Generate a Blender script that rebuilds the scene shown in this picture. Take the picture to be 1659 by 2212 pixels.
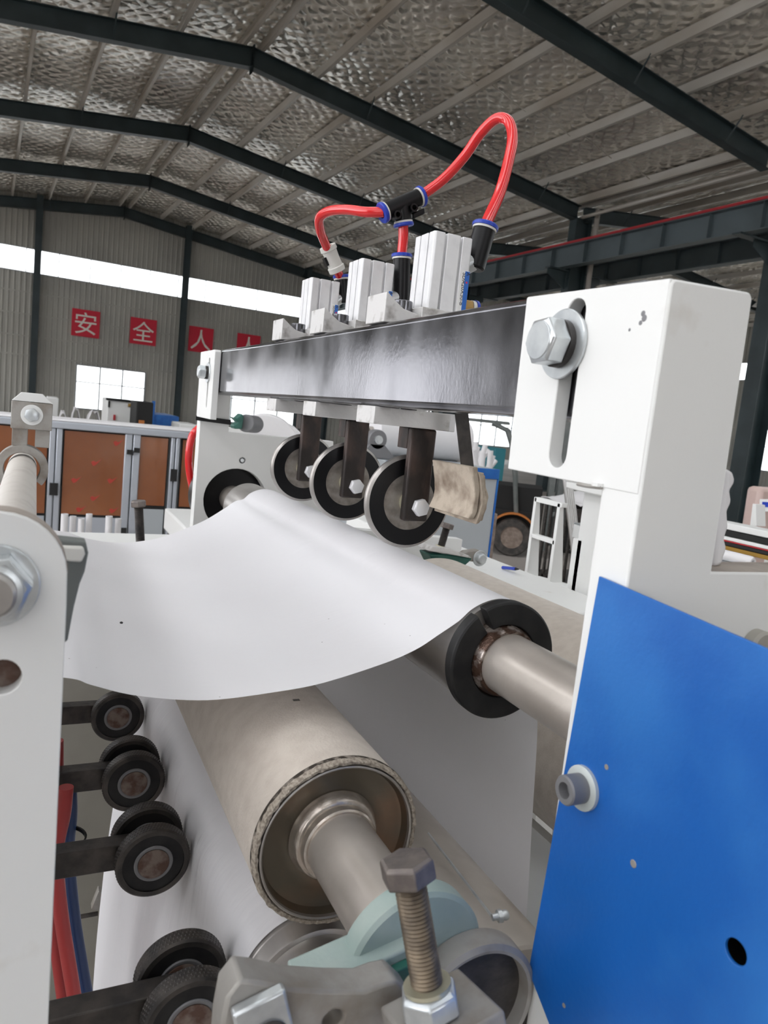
import bpy, bmesh, math, random
import numpy as np
from mathutils import Vector, Matrix
random.seed(7)
for o in list(bpy.data.objects): bpy.data.objects.remove(o)
SC = bpy.context.scene
COL = SC.collection

# ------------------------------------------------------------------ camera
F_PX, PITCH, ROLL, YAW, BLD = 1595.8, 0.126346, 0.104036, 0.449305, 0.051977
CX, CY, H = 829.5, 1106.0, 1.70
fw = np.array([math.sin(YAW)*math.cos(PITCH), math.cos(YAW)*math.cos(PITCH), -math.sin(PITCH)])
rt = np.array([math.cos(YAW), -math.sin(YAW), 0.0]); dn = np.cross(fw, rt)
RT = math.cos(ROLL)*rt - math.sin(ROLL)*dn
DN = math.sin(ROLL)*rt + math.cos(ROLL)*dn
CAM = np.array([0, 0, H])
cd = bpy.data.cameras.new('camera'); cam = bpy.data.objects.new('camera', cd); COL.objects.link(cam)
cd.sensor_fit = 'VERTICAL'; cd.sensor_height = 36.0; cd.lens = 36.0*F_PX/2212.0
cd.clip_start = 0.02; cd.clip_end = 300
m = Matrix.Identity(4)
for i in range(3):
    m[i][0] = RT[i]; m[i][1] = -DN[i]; m[i][2] = -fw[i]; m[i][3] = CAM[i]
cam.matrix_world = m
cd.dof.use_dof = True; cd.dof.focus_distance = 0.80; cd.dof.aperture_fstop = 17.0
SC.camera = cam

# ------------------------------------------------------------------ sky and exposure
w = bpy.data.worlds.new('world'); SC.world = w; w.use_nodes = True
bg = w.node_tree.nodes['Background']
bg.inputs[0].default_value = (0.965, 0.97, 1.0, 1); bg.inputs[1].default_value = 1.0
SC.view_settings.view_transform = 'Standard'; SC.view_settings.look = 'None'
SC.view_settings.gamma = 1.0; SC.view_settings.use_curve_mapping = False
SC.view_settings.exposure = 2.15

# ------------------------------------------------------------------ measuring helpers (photo ray -> place in the hall)
def ray(px, py): return fw + RT*(px-CX)/F_PX + DN*(py-CY)/F_PX
def onx(px, py, x): r = ray(px, py); return Vector(CAM + r*x/r[0])
def ony(px, py, y): r = ray(px, py); return Vector(CAM + r*y/r[1])
def onz(px, py, z): r = ray(px, py); return Vector(CAM + r*(z-H)/r[2])
def dep(px, py, d): return Vector(CAM + ray(px, py)*d)
BX = np.array([math.sin(-BLD), math.cos(BLD), 0]); BY = np.array([math.cos(BLD), math.sin(BLD), 0])
def ond(px, py, d):
    r = ray(px, py); q = r*d/(r@BX); return (q@BY, d, H+q[2])
def bw(r, d, z): return Vector(BY*r + BX*d + np.array([0, 0, z]))

def inview(p, q, n=24):                                  # does any of the stretch p-q (hall axes) show in the frame
    for i in range(n+1):
        v = np.array(bw(*[p[k]+(q[k]-p[k])*i/n for k in range(3)]))-CAM; d = v@fw
        if d > .1 and 0 <= CX+F_PX*(v@RT)/d <= 1659 and 0 <= CY+F_PX*(v@DN)/d <= 2212: return True
    return False
# ------------------------------------------------------------------ materials
MATS = {}
def mat(name, col, rough=0.5, metal=0.0, col2=None, scale=8.0, detail=6.0, lo=0.4, hi=0.65, bump=0.0, bscale=None,
        spec=0.5, trans=0.0, stretch=None, coat=0.0, rough2=None, sheen=0.0):
    mt = bpy.data.materials.new(name); mt.use_nodes = True
    nt = mt.node_tree; b = nt.nodes['Principled BSDF']
    b.inputs['Base Color'].default_value = (*col, 1); b.inputs['Roughness'].default_value = rough
    b.inputs['Metallic'].default_value = metal; b.inputs['Specular IOR Level'].default_value = spec
    b.inputs['Transmission Weight'].default_value = trans; b.inputs['Coat Weight'].default_value = coat
    b.inputs['Sheen Weight'].default_value = sheen
    tc = nt.nodes.new('ShaderNodeTexCoord'); src = tc.outputs['Object']
    if stretch:
        mp = nt.nodes.new('ShaderNodeMapping'); mp.inputs['Scale'].default_value = stretch
        nt.links.new(src, mp.inputs[0]); src = mp.outputs[0]
    if col2 is not None or rough2 is not None:
        n = nt.nodes.new('ShaderNodeTexNoise'); n.inputs['Scale'].default_value = scale; n.inputs['Detail'].default_value = detail
        nt.links.new(src, n.inputs['Vector'])
        r = nt.nodes.new('ShaderNodeMapRange'); r.inputs['From Min'].default_value = lo; r.inputs['From Max'].default_value = hi
        nt.links.new(n.outputs['Fac'], r.inputs['Value'])
        if col2 is not None:
            mx = nt.nodes.new('ShaderNodeMix'); mx.data_type = 'RGBA'
            mx.inputs['A'].default_value = (*col, 1); mx.inputs['B'].default_value = (*col2, 1)
            nt.links.new(r.outputs[0], mx.inputs['Factor']); nt.links.new(mx.outputs['Result'], b.inputs['Base Color'])
        if rough2 is not None:
            rr = nt.nodes.new('ShaderNodeMapRange'); rr.inputs['To Min'].default_value = rough; rr.inputs['To Max'].default_value = rough2
            nt.links.new(r.outputs[0], rr.inputs['Value']); nt.links.new(rr.outputs[0], b.inputs['Roughness'])
    if bump:
        n2 = nt.nodes.new('ShaderNodeTexNoise'); n2.inputs['Scale'].default_value = bscale or scale*3; n2.inputs['Detail'].default_value = 5
        nt.links.new(src, n2.inputs['Vector'])
        bp = nt.nodes.new('ShaderNodeBump'); bp.inputs['Strength'].default_value = bump; bp.inputs['Distance'].default_value = 0.002
        nt.links.new(n2.outputs['Fac'], bp.inputs['Height']); nt.links.new(bp.outputs[0], b.inputs['Normal'])
    MATS[name] = mt; return mt

mat('white_paint', (0.77, 0.775, 0.76), 0.42, col2=(0.66, 0.64, 0.60), scale=22, lo=0.66, hi=0.80, bump=0.05, bscale=160)
mat('blue_paint', (0.004, 0.100, 0.40), 0.38, col2=(0.014, 0.145, 0.47), scale=9, lo=0.42, hi=0.6, bump=0.10, bscale=260, rough2=0.5)
mat('blue_plastic', (0.010, 0.045, 0.42), 0.35)
mat('black_oxide', (0.10, 0.10, 0.11), 0.13, 0.9, col2=(0.30, 0.30, 0.32), scale=16, lo=0.36, hi=0.80, rough2=0.26, bump=0.03, bscale=300, stretch=(1, 1, 0.6))
mat('aluminium', (0.78, 0.78, 0.79), 0.42, 0.25, col2=(0.62, 0.62, 0.63), scale=40, lo=0.5, hi=0.8)
mat('cast_aluminium', (0.66, 0.65, 0.64), 0.5, 0.25, col2=(0.30, 0.28, 0.26), scale=60, lo=0.55, hi=0.75, bump=0.25, bscale=220)
mat('groove', (0.20, 0.20, 0.21), 0.5, 0.3)
mat('zinc', (0.66, 0.69, 0.70), 0.30, 0.75, col2=(0.52, 0.55, 0.57), scale=60, bump=0.05)
mat('pale_zinc', (0.50, 0.54, 0.53), 0.4, 0.2)
mat('steel', (0.50, 0.48, 0.46), 0.30, 0.85, col2=(0.36, 0.34, 0.32), scale=30, stretch=(1, 0.15, 1), rough2=0.42)
mat('shaft_steel', (0.50, 0.455, 0.41), 0.34, 0.55, col2=(0.60, 0.55, 0.50), scale=24, lo=0.35, hi=0.7, bump=0.06, bscale=200)
mat('collar_steel', (0.50, 0.44, 0.385), 0.26, 0.75, col2=(0.66, 0.60, 0.54), scale=120, lo=0.45, hi=0.7, bump=0.12, bscale=300)
mat('bright_steel', (0.72, 0.71, 0.70), 0.22, 0.9)
mat('dark_steel', (0.040, 0.037, 0.036), 0.42, 0.5, col2=(0.085, 0.075, 0.068), scale=50, bump=0.2, bscale=200)
mat('rusty_steel', (0.035, 0.029, 0.027), 0.5, 0.45, col2=(0.085, 0.058, 0.05), scale=55, lo=0.42, hi=0.7, bump=0.3, bscale=160, stretch=(1, 1, 0.5))
mat('rust', (0.10, 0.055, 0.04), 0.6, 0.3, col2=(0.21, 0.165, 0.14), scale=90, lo=0.4, hi=0.6, bump=0.3)
mat('grease_steel', (0.10, 0.058, 0.042), 0.18, 0.6, col2=(0.42, 0.37, 0.34), scale=60, lo=0.50, hi=0.60, bump=0.5, bscale=150)
mat('hub_steel', (0.33, 0.30, 0.27), 0.5, 0.5, col2=(0.20, 0.175, 0.155), scale=60, lo=0.45, hi=0.65, bump=0.15)
mat('roll_end', (0.15, 0.13, 0.10), 0.30, 0.65, col2=(0.25, 0.155, 0.10), scale=18, lo=0.42, hi=0.7, bump=0.15, bscale=60)
mat('black_rubber', (0.009, 0.009, 0.010), 0.5, col2=(0.02, 0.02, 0.02), scale=50, bump=0.08, spec=0.3)
mat('black_plastic', (0.008, 0.008, 0.009), 0.32, spec=0.25)
mat('felt', (0.585, 0.525, 0.46), 0.9, col2=(0.525, 0.465, 0.405), scale=60, bump=0.35, bscale=420, spec=0.15, sheen=0.2)
mat('felt_edge', (0.42, 0.37, 0.31), 0.9, col2=(0.24, 0.205, 0.17), scale=420, lo=0.42, hi=0.62, bump=0.9, bscale=260, spec=0.1)
mat('soil', (0.05, 0.042, 0.035), 0.9, col2=(0.28, 0.245, 0.21), scale=150, lo=0.46, hi=0.64, bump=0.5, spec=0.1)
mat('felt_pad', (0.50, 0.43, 0.35), 0.95, col2=(0.22, 0.17, 0.13), scale=40, lo=0.42, hi=0.68, bump=0.6, bscale=240, spec=0.1)
mat('red_hose', (0.72, 0.018, 0.022), 0.22, coat=0.5)
mat('dull_red_hose', (0.40, 0.035, 0.035), 0.4)
mat('blue_hose', (0.012, 0.04, 0.13), 0.4)
mat('white_plastic', (0.68, 0.67, 0.63), 0.4)
mat('brass', (0.55, 0.36, 0.15), 0.3, 0.9)
mat('green_paint', (0.30, 0.385, 0.36), 0.5, col2=(0.36, 0.43, 0.40), scale=30, bump=0.25, bscale=120)
mat('dark_green_paint', (0.012, 0.085, 0.065), 0.4, col2=(0.02, 0.12, 0.09), scale=30, bump=0.2)
mat('cast_grey', (0.36, 0.345, 0.32), 0.5, 0.35, col2=(0.24, 0.21, 0.18), scale=35, lo=0.45, hi=0.7, bump=0.2, bscale=150)
mat('bolt_head', (0.14, 0.12, 0.115), 0.4, 0.5, col2=(0.22, 0.19, 0.17), scale=90, bump=0.25, bscale=200)
mat('bolt_thread', (0.21, 0.165, 0.115), 0.4, 0.6, col2=(0.10, 0.08, 0.06), scale=80)
mat('yellow_zinc', (0.62, 0.60, 0.46), 0.32, 0.7, col2=(0.52, 0.40, 0.16), scale=45, lo=0.5, hi=0.65)
mat('dirt', (0.12, 0.11, 0.10), 0.8)
mat('label_white', (0.82, 0.82, 0.80), 0.45)
mat('ink', (0.02, 0.02, 0.02), 0.6)
mat('label_blue', (0.015, 0.13, 0.50), 0.4)
mat('label_red', (0.60, 0.02, 0.08), 0.5)
mat('building_steel', (0.020, 0.034, 0.038), 0.45, col2=(0.032, 0.05, 0.056), scale=1.5)
mat('crane_steel', (0.105, 0.135, 0.150), 0.45, col2=(0.08, 0.105, 0.115), scale=1.0)
mat('galvanised', (0.60, 0.58, 0.54), 0.5, 0.25, col2=(0.38, 0.33, 0.27), scale=0.9, stretch=(1, 0.35, 1), lo=0.45, hi=0.75)
mat('wall_sheet', (0.43, 0.425, 0.385), 0.5, col2=(0.36, 0.355, 0.325), scale=0.5)
mat('concrete', (0.30, 0.27, 0.245), 0.6, col2=(0.40, 0.365, 0.335), scale=0.7, lo=0.35, hi=0.7, bump=0.1, bscale=40)
mat('sign_red', (0.62, 0.012, 0.04), 0.5)
mat('sign_white', (0.82, 0.80, 0.74), 0.6)
mat('red_paint', (0.42, 0.02, 0.03), 0.5)
mat('alu_profile', (0.46, 0.49, 0.54), 0.35, 0.35)
mat('brown_film', (0.28, 0.105, 0.045), 0.2, col2=(0.20, 0.068, 0.028), scale=1.6, lo=0.35, hi=0.7, bump=0.25, bscale=5, coat=0.4)
mat('film_red', (0.42, 0.045, 0.03), 0.4)
mat('grey_panel', (0.40, 0.43, 0.45), 0.4)
mat('tyre', (0.045, 0.042, 0.040), 0.85, col2=(0.09, 0.08, 0.072), scale=14)
mat('rim', (0.20, 0.15, 0.12), 0.6, col2=(0.30, 0.24, 0.20), scale=20)
mat('truck_grey', (0.11, 0.125, 0.12), 0.5, col2=(0.16, 0.17, 0.165), scale=9)
mat('orange_paint', (0.48, 0.16, 0.03), 0.5)
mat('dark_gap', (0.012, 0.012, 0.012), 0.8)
mat('teal', (0.03, 0.22, 0.27), 0.6)
mat('pvc_pipe', (0.36, 0.33, 0.30), 0.5)
mat('ochre', (0.30, 0.17, 0.02), 0.5)
mat('crumpled_white', (0.74, 0.73, 0.74), 0.7, bump=0.8, bscale=30)
mat('pink_film', (0.56, 0.42, 0.38), 0.3)
mat('lamp_glow', (0.9, 0.8, 0.6), 0.4)
mat('purple', (0.06, 0.01, 0.12), 0.6)
mat('khaki_tone', (.36, .345, .30), .5, col2=(.31, .295, .26), scale=6)

# paper: white, faint creases, a few dark specks
def paper_mat():
    mt = mat('paper', (0.82, 0.815, 0.835), 0.75, spec=0.2)
    nt = mt.node_tree; b = nt.nodes['Principled BSDF']
    tc = [n for n in nt.nodes if n.type == 'TEX_COORD'][0]
    v = nt.nodes.new('ShaderNodeTexVoronoi'); v.inputs['Scale'].default_value = 40
    nt.links.new(tc.outputs['Object'], v.inputs['Vector'])
    mr = nt.nodes.new('ShaderNodeMapRange'); mr.inputs['From Min'].default_value = 0.022; mr.inputs['From Max'].default_value = 0.032
    nt.links.new(v.outputs['Distance'], mr.inputs['Value'])
    n3 = nt.nodes.new('ShaderNodeTexNoise'); n3.inputs['Scale'].default_value = 9
    nt.links.new(tc.outputs['Object'], n3.inputs['Vector'])
    mr2 = nt.nodes.new('ShaderNodeMapRange'); mr2.inputs['From Min'].default_value = 0.5; mr2.inputs['From Max'].default_value = 0.56
    mr2.inputs['To Min'].default_value = 1.0; mr2.inputs['To Max'].default_value = 0.0
    nt.links.new(n3.outputs['Fac'], mr2.inputs['Value'])
    mxm = nt.nodes.new('ShaderNodeMath'); mxm.operation = 'MAXIMUM'
    nt.links.new(mr.outputs[0], mxm.inputs[0]); nt.links.new(mr2.outputs[0], mxm.inputs[1])
    mx = nt.nodes.new('ShaderNodeMix'); mx.data_type = 'RGBA'
    mx.inputs['A'].default_value = (0.35, 0.34, 0.33, 1); mx.inputs['B'].default_value = (0.82, 0.815, 0.835, 1)
    nt.links.new(mxm.outputs[0], mx.inputs['Factor']); nt.links.new(mx.outputs['Result'], b.inputs['Base Color'])
    mp = nt.nodes.new('ShaderNodeMapping'); mp.inputs['Scale'].default_value = (10, 26, 10); mp.inputs['Rotation'].default_value = (0, 0, 0.5)
    nt.links.new(tc.outputs['Object'], mp.inputs[0])
    n2 = nt.nodes.new('ShaderNodeTexNoise'); n2.inputs['Scale'].default_value = 1.0; n2.inputs['Detail'].default_value = 3; n2.inputs['Distortion'].default_value = 0.6
    nt.links.new(mp.outputs[0], n2.inputs['Vector'])
    bp = nt.nodes.new('ShaderNodeBump'); bp.inputs['Strength'].default_value = 0.28; bp.inputs['Distance'].default_value = 0.006
    nt.links.new(n2.outputs['Fac'], bp.inputs['Height']); nt.links.new(bp.outputs[0], b.inputs['Normal'])
    out = [n for n in nt.nodes if n.type == 'OUTPUT_MATERIAL'][0]                     # thin paper lets some light through
    tr = nt.nodes.new('ShaderNodeBsdfTranslucent'); ms = nt.nodes.new('ShaderNodeMixShader'); ms.inputs[0].default_value = 0.16
    nt.links.new(mx.outputs['Result'], tr.inputs[0]); nt.links.new(b.outputs[0], ms.inputs[1]); nt.links.new(tr.outputs[0], ms.inputs[2]); nt.links.new(ms.outputs[0], out.inputs[0])
paper_mat()
mt = MATS['paper'].copy(); mt.name = 'paper_creased'; MATS['paper_creased'] = mt
for n_ in mt.node_tree.nodes:
    if n_.type == 'MAPPING': n_.inputs['Scale'].default_value = (7, 60, 7); n_.inputs['Rotation'].default_value = (0, 0, 0.25)
    if n_.type == 'BUMP': n_.inputs['Strength'].default_value = 0.42

# quilted silver roof foil
def foil_mat():
    mt = mat('roof_foil', (0.50, 0.47, 0.42), 0.27, 0.74)
    nt = mt.node_tree; b = nt.nodes['Principled BSDF']
    tc = [n for n in nt.nodes if n.type == 'TEX_COORD'][0]
    prev = None
    for rot in (0.7, -0.7):
        mp = nt.nodes.new('ShaderNodeMapping'); mp.inputs['Rotation'].default_value = (0, 0, rot)
        nt.links.new(tc.outputs['Object'], mp.inputs[0])
        wv = nt.nodes.new('ShaderNodeTexWave'); wv.inputs['Scale'].default_value = 1.15; wv.inputs['Distortion'].default_value = 4.5
        wv.inputs['Detail'].default_value = 2; wv.inputs['Detail Scale'].default_value = 1.4
        nt.links.new(mp.outputs[0], wv.inputs['Vector'])
        if prev is None: prev = wv.outputs['Fac']
        else:
            ad = nt.nodes.new('ShaderNodeMath'); ad.operation = 'MULTIPLY'
            nt.links.new(prev, ad.inputs[0]); nt.links.new(wv.outputs['Fac'], ad.inputs[1]); prev = ad.outputs[0]
    n2 = nt.nodes.new('ShaderNodeTexNoise'); n2.inputs['Scale'].default_value = 2.2; n2.inputs['Detail'].default_value = 5
    nt.links.new(tc.outputs['Object'], n2.inputs['Vector'])
    ad = nt.nodes.new('ShaderNodeMath'); ad.operation = 'ADD'
    nt.links.new(prev, ad.inputs[0]); nt.links.new(n2.outputs['Fac'], ad.inputs[1])
    bp = nt.nodes.new('ShaderNodeBump'); bp.inputs['Strength'].default_value = 0.8; bp.inputs['Distance'].default_value = 0.085
    nt.links.new(ad.outputs[0], bp.inputs['Height']); nt.links.new(bp.outputs[0], b.inputs['Normal'])
    n4 = nt.nodes.new('ShaderNodeTexNoise'); n4.inputs['Scale'].default_value = 0.45; n4.inputs['Detail'].default_value = 4
    nt.links.new(tc.outputs['Object'], n4.inputs['Vector'])
    mx = nt.nodes.new('ShaderNodeMix'); mx.data_type = 'RGBA'
    mx.inputs['A'].default_value = (0.70, 0.665, 0.61, 1); mx.inputs['B'].default_value = (0.98, 0.945, 0.865, 1)
    mr = nt.nodes.new('ShaderNodeMapRange'); mr.inputs['From Min'].default_value = 0.35; mr.inputs['From Max'].default_value = 0.65
    nt.links.new(n4.outputs['Fac'], mr.inputs['Value']); nt.links.new(mr.outputs[0], mx.inputs['Factor'])
    nt.links.new(mx.outputs['Result'], b.inputs['Base Color'])
foil_mat()

# clear pane: mostly lets the daylight through, a little gloss
def pane_mat():
    mt = bpy.data.materials.new('pane_glass'); mt.use_nodes = True; nt = mt.node_tree; nt.nodes.clear()
    o = nt.nodes.new('ShaderNodeOutputMaterial'); t = nt.nodes.new('ShaderNodeBsdfTransparent'); g = nt.nodes.new('ShaderNodeBsdfGlossy')
    mx = nt.nodes.new('ShaderNodeMixShader'); g.inputs['Roughness'].default_value = 0.05; mx.inputs[0].default_value = 0.06
    t.inputs[0].default_value = (0.97, 0.99, 0.99, 1)
    nt.links.new(t.outputs[0], mx.inputs[1]); nt.links.new(g.outputs[0], mx.inputs[2]); nt.links.new(mx.outputs[0], o.inputs[0])
    MATS['pane_glass'] = mt
pane_mat()

# ------------------------------------------------------------------ mesh builder
def basis(axis):
    a = Vector(axis).normalized()
    u = Vector((0, 0, 1)) if abs(a.z) < 0.9 else Vector((0, 1, 0))
    e1 = a.cross(u).normalized(); e2 = a.cross(e1).normalized()
    return a, e1, e2
class MB:
    def __init__(s): s.v = []; s.f = []
    def add(s, vs, fs):
        o = len(s.v); s.v += [tuple(p) for p in vs]; s.f += [tuple(i+o for i in f) for f in fs]; return s
    def box(s, x0, x1, y0, y1, z0, z1):
        vs = [(x, y, z) for x in (x0, x1) for y in (y0, y1) for z in (z0, z1)]
        return s.add(vs, [(0, 1, 3, 2), (4, 6, 7, 5), (0, 4, 5, 1), (2, 3, 7, 6), (0, 2, 6, 4), (1, 5, 7, 3)])
    def obox(s, c, e1, e2, e3, a, b, d):                     # oriented box: half sizes a b d along unit axes
        c, e1, e2, e3 = Vector(c), Vector(e1), Vector(e2), Vector(e3)
        vs = [c+e1*i*a+e2*j*b+e3*k*d for i in (-1, 1) for j in (-1, 1) for k in (-1, 1)]
        return s.add(vs, [(0, 1, 3, 2), (4, 6, 7, 5), (0, 4, 5, 1), (2, 3, 7, 6), (0, 2, 6, 4), (1, 5, 7, 3)])
    def lathe(s, p, axis, prof, n=32, closed=False, phase=0.0, caps=True):   # prof: (distance along axis, radius)
        a, e1, e2 = basis(axis); p = Vector(p); vs = []; k = len(prof)
        for t, r in prof:
            for i in range(n):
                th = 2*math.pi*i/n+phase; vs.append(p+a*t+(e1*math.cos(th)+e2*math.sin(th))*r)
        fs = []
        for j in range(k if closed else k-1):
            j2 = (j+1) % k
            for i in range(n):
                i2 = (i+1) % n; fs.append((j*n+i, j*n+i2, j2*n+i2, j2*n+i))
        if not closed and caps:
            fs.append(tuple(range(n-1, -1, -1))); fs.append(tuple((k-1)*n+i for i in range(n)))
        return s.add(vs, fs)
    def cyl(s, p0, p1, r0, r1=None, n=28):
        p0, p1 = Vector(p0), Vector(p1); L = (p1-p0).length
        return s.lathe(p0, p1-p0, [(0, r0), (L, r0 if r1 is None else r1)], n)
    def tube(s, pts, r, n=14):
        pts = [Vector(p) for p in pts]; k = len(pts); vs = []; fs = []; e1 = None
        for j in range(k):
            t = (pts[min(j+1, k-1)]-pts[max(j-1, 0)]).normalized()
            if e1 is None: _, e1, _ = basis(t)
            e1 = (e1-t*e1.dot(t)).normalized(); e2 = t.cross(e1)
            rr = r[j] if isinstance(r, (list, tuple)) else r
            for i in range(n):
                th = 2*math.pi*i/n; vs.append(pts[j]+(e1*math.cos(th)+e2*math.sin(th))*rr)
        for j in range(k-1):
            for i in range(n):
                i2 = (i+1) % n; fs.append((j*n+i, j*n+i2, (j+1)*n+i2, (j+1)*n+i))
        fs += [tuple(range(n-1, -1, -1)), tuple((k-1)*n+i for i in range(n))]
        return s.add(vs, fs)
    def prism(s, poly, plane, a0, a1, holes=()):             # polygon (with holes) in a plane, given thickness
        def P(u, v, a): return {'xz': (u, a, v), 'yz': (a, u, v), 'xy': (u, v, a)}[plane]
        loops = [list(poly)]+[list(h) for h in holes]
        bm = bmesh.new(); allv = []; edges = []
        for lp in loops:
            vs = [bm.verts.new((u, v, 0)) for u, v in lp]; allv.append(vs)
            for i in range(len(vs)): edges.append(bm.edges.new((vs[i], vs[(i+1) % len(vs)])))
        bmesh.ops.triangle_fill(bm, use_beauty=True, edges=edges)
        bm.verts.index_update()
        fl = [(v.co.x, v.co.y) for v in bm.verts]; n = len(fl)
        tri = [tuple(v.index for v in f.verts) for f in bm.faces]; bm.free()
        vs = [P(u, v, a0) for u, v in fl]+[P(u, v, a1) for u, v in fl]
        fs = tri+[tuple(i+n for i in reversed(t)) for t in tri]; o = 0
        for lp in loops:
            k = len(lp)
            for i in range(k): fs.append((o+i, o+(i+1) % k, o+(i+1) % k+n, o+i+n))
            o += k
        return s.add(vs, fs)
    def grid(s, P, nu, nv):
        vs = [P(i/(nu-1), j/(nv-1)) for i in range(nu) for j in range(nv)]
        fs = [(i*nv+j, i*nv+j+1, (i+1)*nv+j+1, (i+1)*nv+j) for i in range(nu-1) for j in range(nv-1)]
        return s.add(vs, fs)
    def build(s, name, material, parent=None, bevel=0.0, sharp=35, local=False, solid=0.0, seg=2, fix=True):
        me = bpy.data.meshes.new(name); me.from_pydata(s.v, [], s.f)
        if fix:
            bm = bmesh.new(); bm.from_mesh(me); bmesh.ops.recalc_face_normals(bm, faces=bm.faces); bm.to_mesh(me); bm.free()
        me.materials.append(MATS[material]); me.shade_smooth(); me.set_sharp_from_angle(angle=math.radians(sharp))
        o = bpy.data.objects.new(name, me); COL.objects.link(o)
        if parent is not None:
            o.parent = parent
            if not local:
                L = parent.get('_w'); L = Vector(L) if L is not None else Vector((0, 0, 0))
                o.location = -L
                o['_w'] = (0.0, 0.0, 0.0)
        if bevel:
            b = o.modifiers.new('bevel', 'BEVEL'); b.width = bevel; b.segments = seg; b.limit_method = 'ANGLE'; b.angle_limit = math.radians(40)
        if solid:
            b = o.modifiers.new('solid', 'SOLIDIFY'); b.thickness = solid; b.offset = 0
        return o
def thing(name, label, cat, loc=(0, 0, 0), group=None, kind=None):
    o = bpy.data.objects.new(name, None); COL.objects.link(o); o.empty_display_size = 0.02
    o.location = loc; o['_w'] = tuple(float(c) for c in loc); tag(o, label, cat, group, kind); return o
def tag(o, label, cat, group=None, kind=None):
    if label: o['label'] = label
    if cat: o['category'] = cat
    if group: o['group'] = group
    if kind: o['kind'] = kind
    return o
def copy_tree(root, loc, label):
    r = root.copy(); COL.objects.link(r); r.location = loc; r['_w'] = tuple(loc)
    if label: r['label'] = label
    for ch in list(root.children):
        c = ch.copy(); COL.objects.link(c); c.parent = r
        for g in list(ch.children):
            d = g.copy(); COL.objects.link(d); d.parent = c
    return r
def crom(pts, n=10):
    P = [Vector(p) for p in pts]; P = [P[0]*2-P[1]]+P+[P[-1]*2-P[-2]]; out = []
    for i in range(1, len(P)-2):
        for k in range(n):
            t = k/n
            out.append(0.5*((2*P[i])+(P[i+1]-P[i-1])*t+(2*P[i-1]-5*P[i]+4*P[i+1]-P[i+2])*t*t+(3*P[i]-P[i-1]-3*P[i+1]+P[i+2])*t**3))
    out.append(P[-2]); return out
def arc(cx, cy, r, a0, a1, n=12):
    return [(cx+r*math.cos(math.radians(a0+(a1-a0)*i/n)), cy+r*math.sin(math.radians(a0+(a1-a0)*i/n))) for i in range(n+1)]
def circ(cx, cy, r, n=28): return [(cx+r*math.cos(2*math.pi*i/n), cy+r*math.sin(2*math.pi*i/n)) for i in range(n)]
def slot(cx, z0, z1, hw, n=10): return arc(cx, z1, hw, 0, 180, n)+arc(cx, z0, hw, 180, 360, n)
def text_mesh(name, body, size, material, parent, origin, ex, ey, thick=0.0002, local=False, align='LEFT'):
    cu = bpy.data.curves.new(name, 'FONT'); cu.body = body; cu.size = size; cu.align_x = align; cu.align_y = 'BOTTOM'; cu.extrude = thick
    cu.resolution_u = 3
    to = bpy.data.objects.new(name+'_tmp', cu); COL.objects.link(to)
    bpy.context.view_layer.update()
    me = bpy.data.meshes.new_from_object(to.evaluated_get(bpy.context.evaluated_depsgraph_get()))
    bpy.data.objects.remove(to); bpy.data.curves.remove(cu)
    ex, ey = Vector(ex).normalized(), Vector(ey).normalized(); ez = ex.cross(ey)
    M = Matrix.Identity(4)
    for i in range(3): M[i][0] = ex[i]; M[i][1] = ey[i]; M[i][2] = ez[i]; M[i][3] = origin[i]
    me.transform(M); me.materials.clear(); me.materials.append(MATS[material])
    o = bpy.data.objects.new(name, me); COL.objects.link(o)
    if parent is not None:
        o.parent = parent
        if not local:
            L = parent.get('_w'); o.location = -Vector(L) if L is not None else (0, 0, 0)
    return o
def hexbolt(parent, p, axis, r, h, name='bolt', material='zinc', washer=None, wmat='zinc', wt=0.0025, phase=0.3, shank=0.0, spring=None):
    """washer flat on the surface at p, hex head standing out along axis"""
    a = Vector(axis).normalized(); p = Vector(p); t = 0.0
    hb = MB()
    if washer: t += wt
    if spring: t += spring
    if shank: hb.cyl(p-a*shank, p+a*(t+h*0.3), r*0.55, n=16)
    hb.lathe(p+a*t, a, [(0, r), (h*0.86, r), (h, r*0.84)], 6, phase=phase)
    hb.lathe(p+a*(t+h*0.985), a, [(0, r*0.80), (h*0.05, r*0.74)], 24)
    o = hb.build(name, material, parent, bevel=r*0.05)
    if washer:
        MB().lathe(p, a, [(0, r*0.55), (0, washer*0.97), (wt*0.2, washer), (wt*0.8, washer), (wt, washer*0.97), (wt, r*0.55)], 36, closed=True).build('washer', wmat, o)
    if spring:
        MB().lathe(p+a*wt, a, [(0, r*0.55), (0, r*0.97), (spring, r*0.97), (spring, r*0.55)], 28, closed=True).build('spring_washer', 'dark_steel', o)
    return o

# ================================================================== THE HALL (built along its own axes: right, depth, up; turned by BLD)
def bld(o): o.rotation_euler = (0, 0, BLD); return o
def bthing(name, label, cat, group=None, kind=None):
    return bld(thing(name, label, cat, (0, 0, 0), group, kind))
def bmesh_obj(name, mb, material, **k): return bld(mb.build(name, material, **k))
RIDGE = [4.97, 25.0]; COLR = [-5.0, 15.05, 35.0]; SL = 0.123; ZB = 9.13
D0, D1 = -14.0, 35.4
FR = [-0.6, 5.4, 11.4, 17.4, 23.4, 29.4, 35.2]
fl = MB().box(-45, 75, -45, 60, -0.2, 0.0)
tag(bmesh_obj('floor', fl, 'concrete'), 'dusty brown-grey concrete floor of the factory hall', None, kind='structure')

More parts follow.
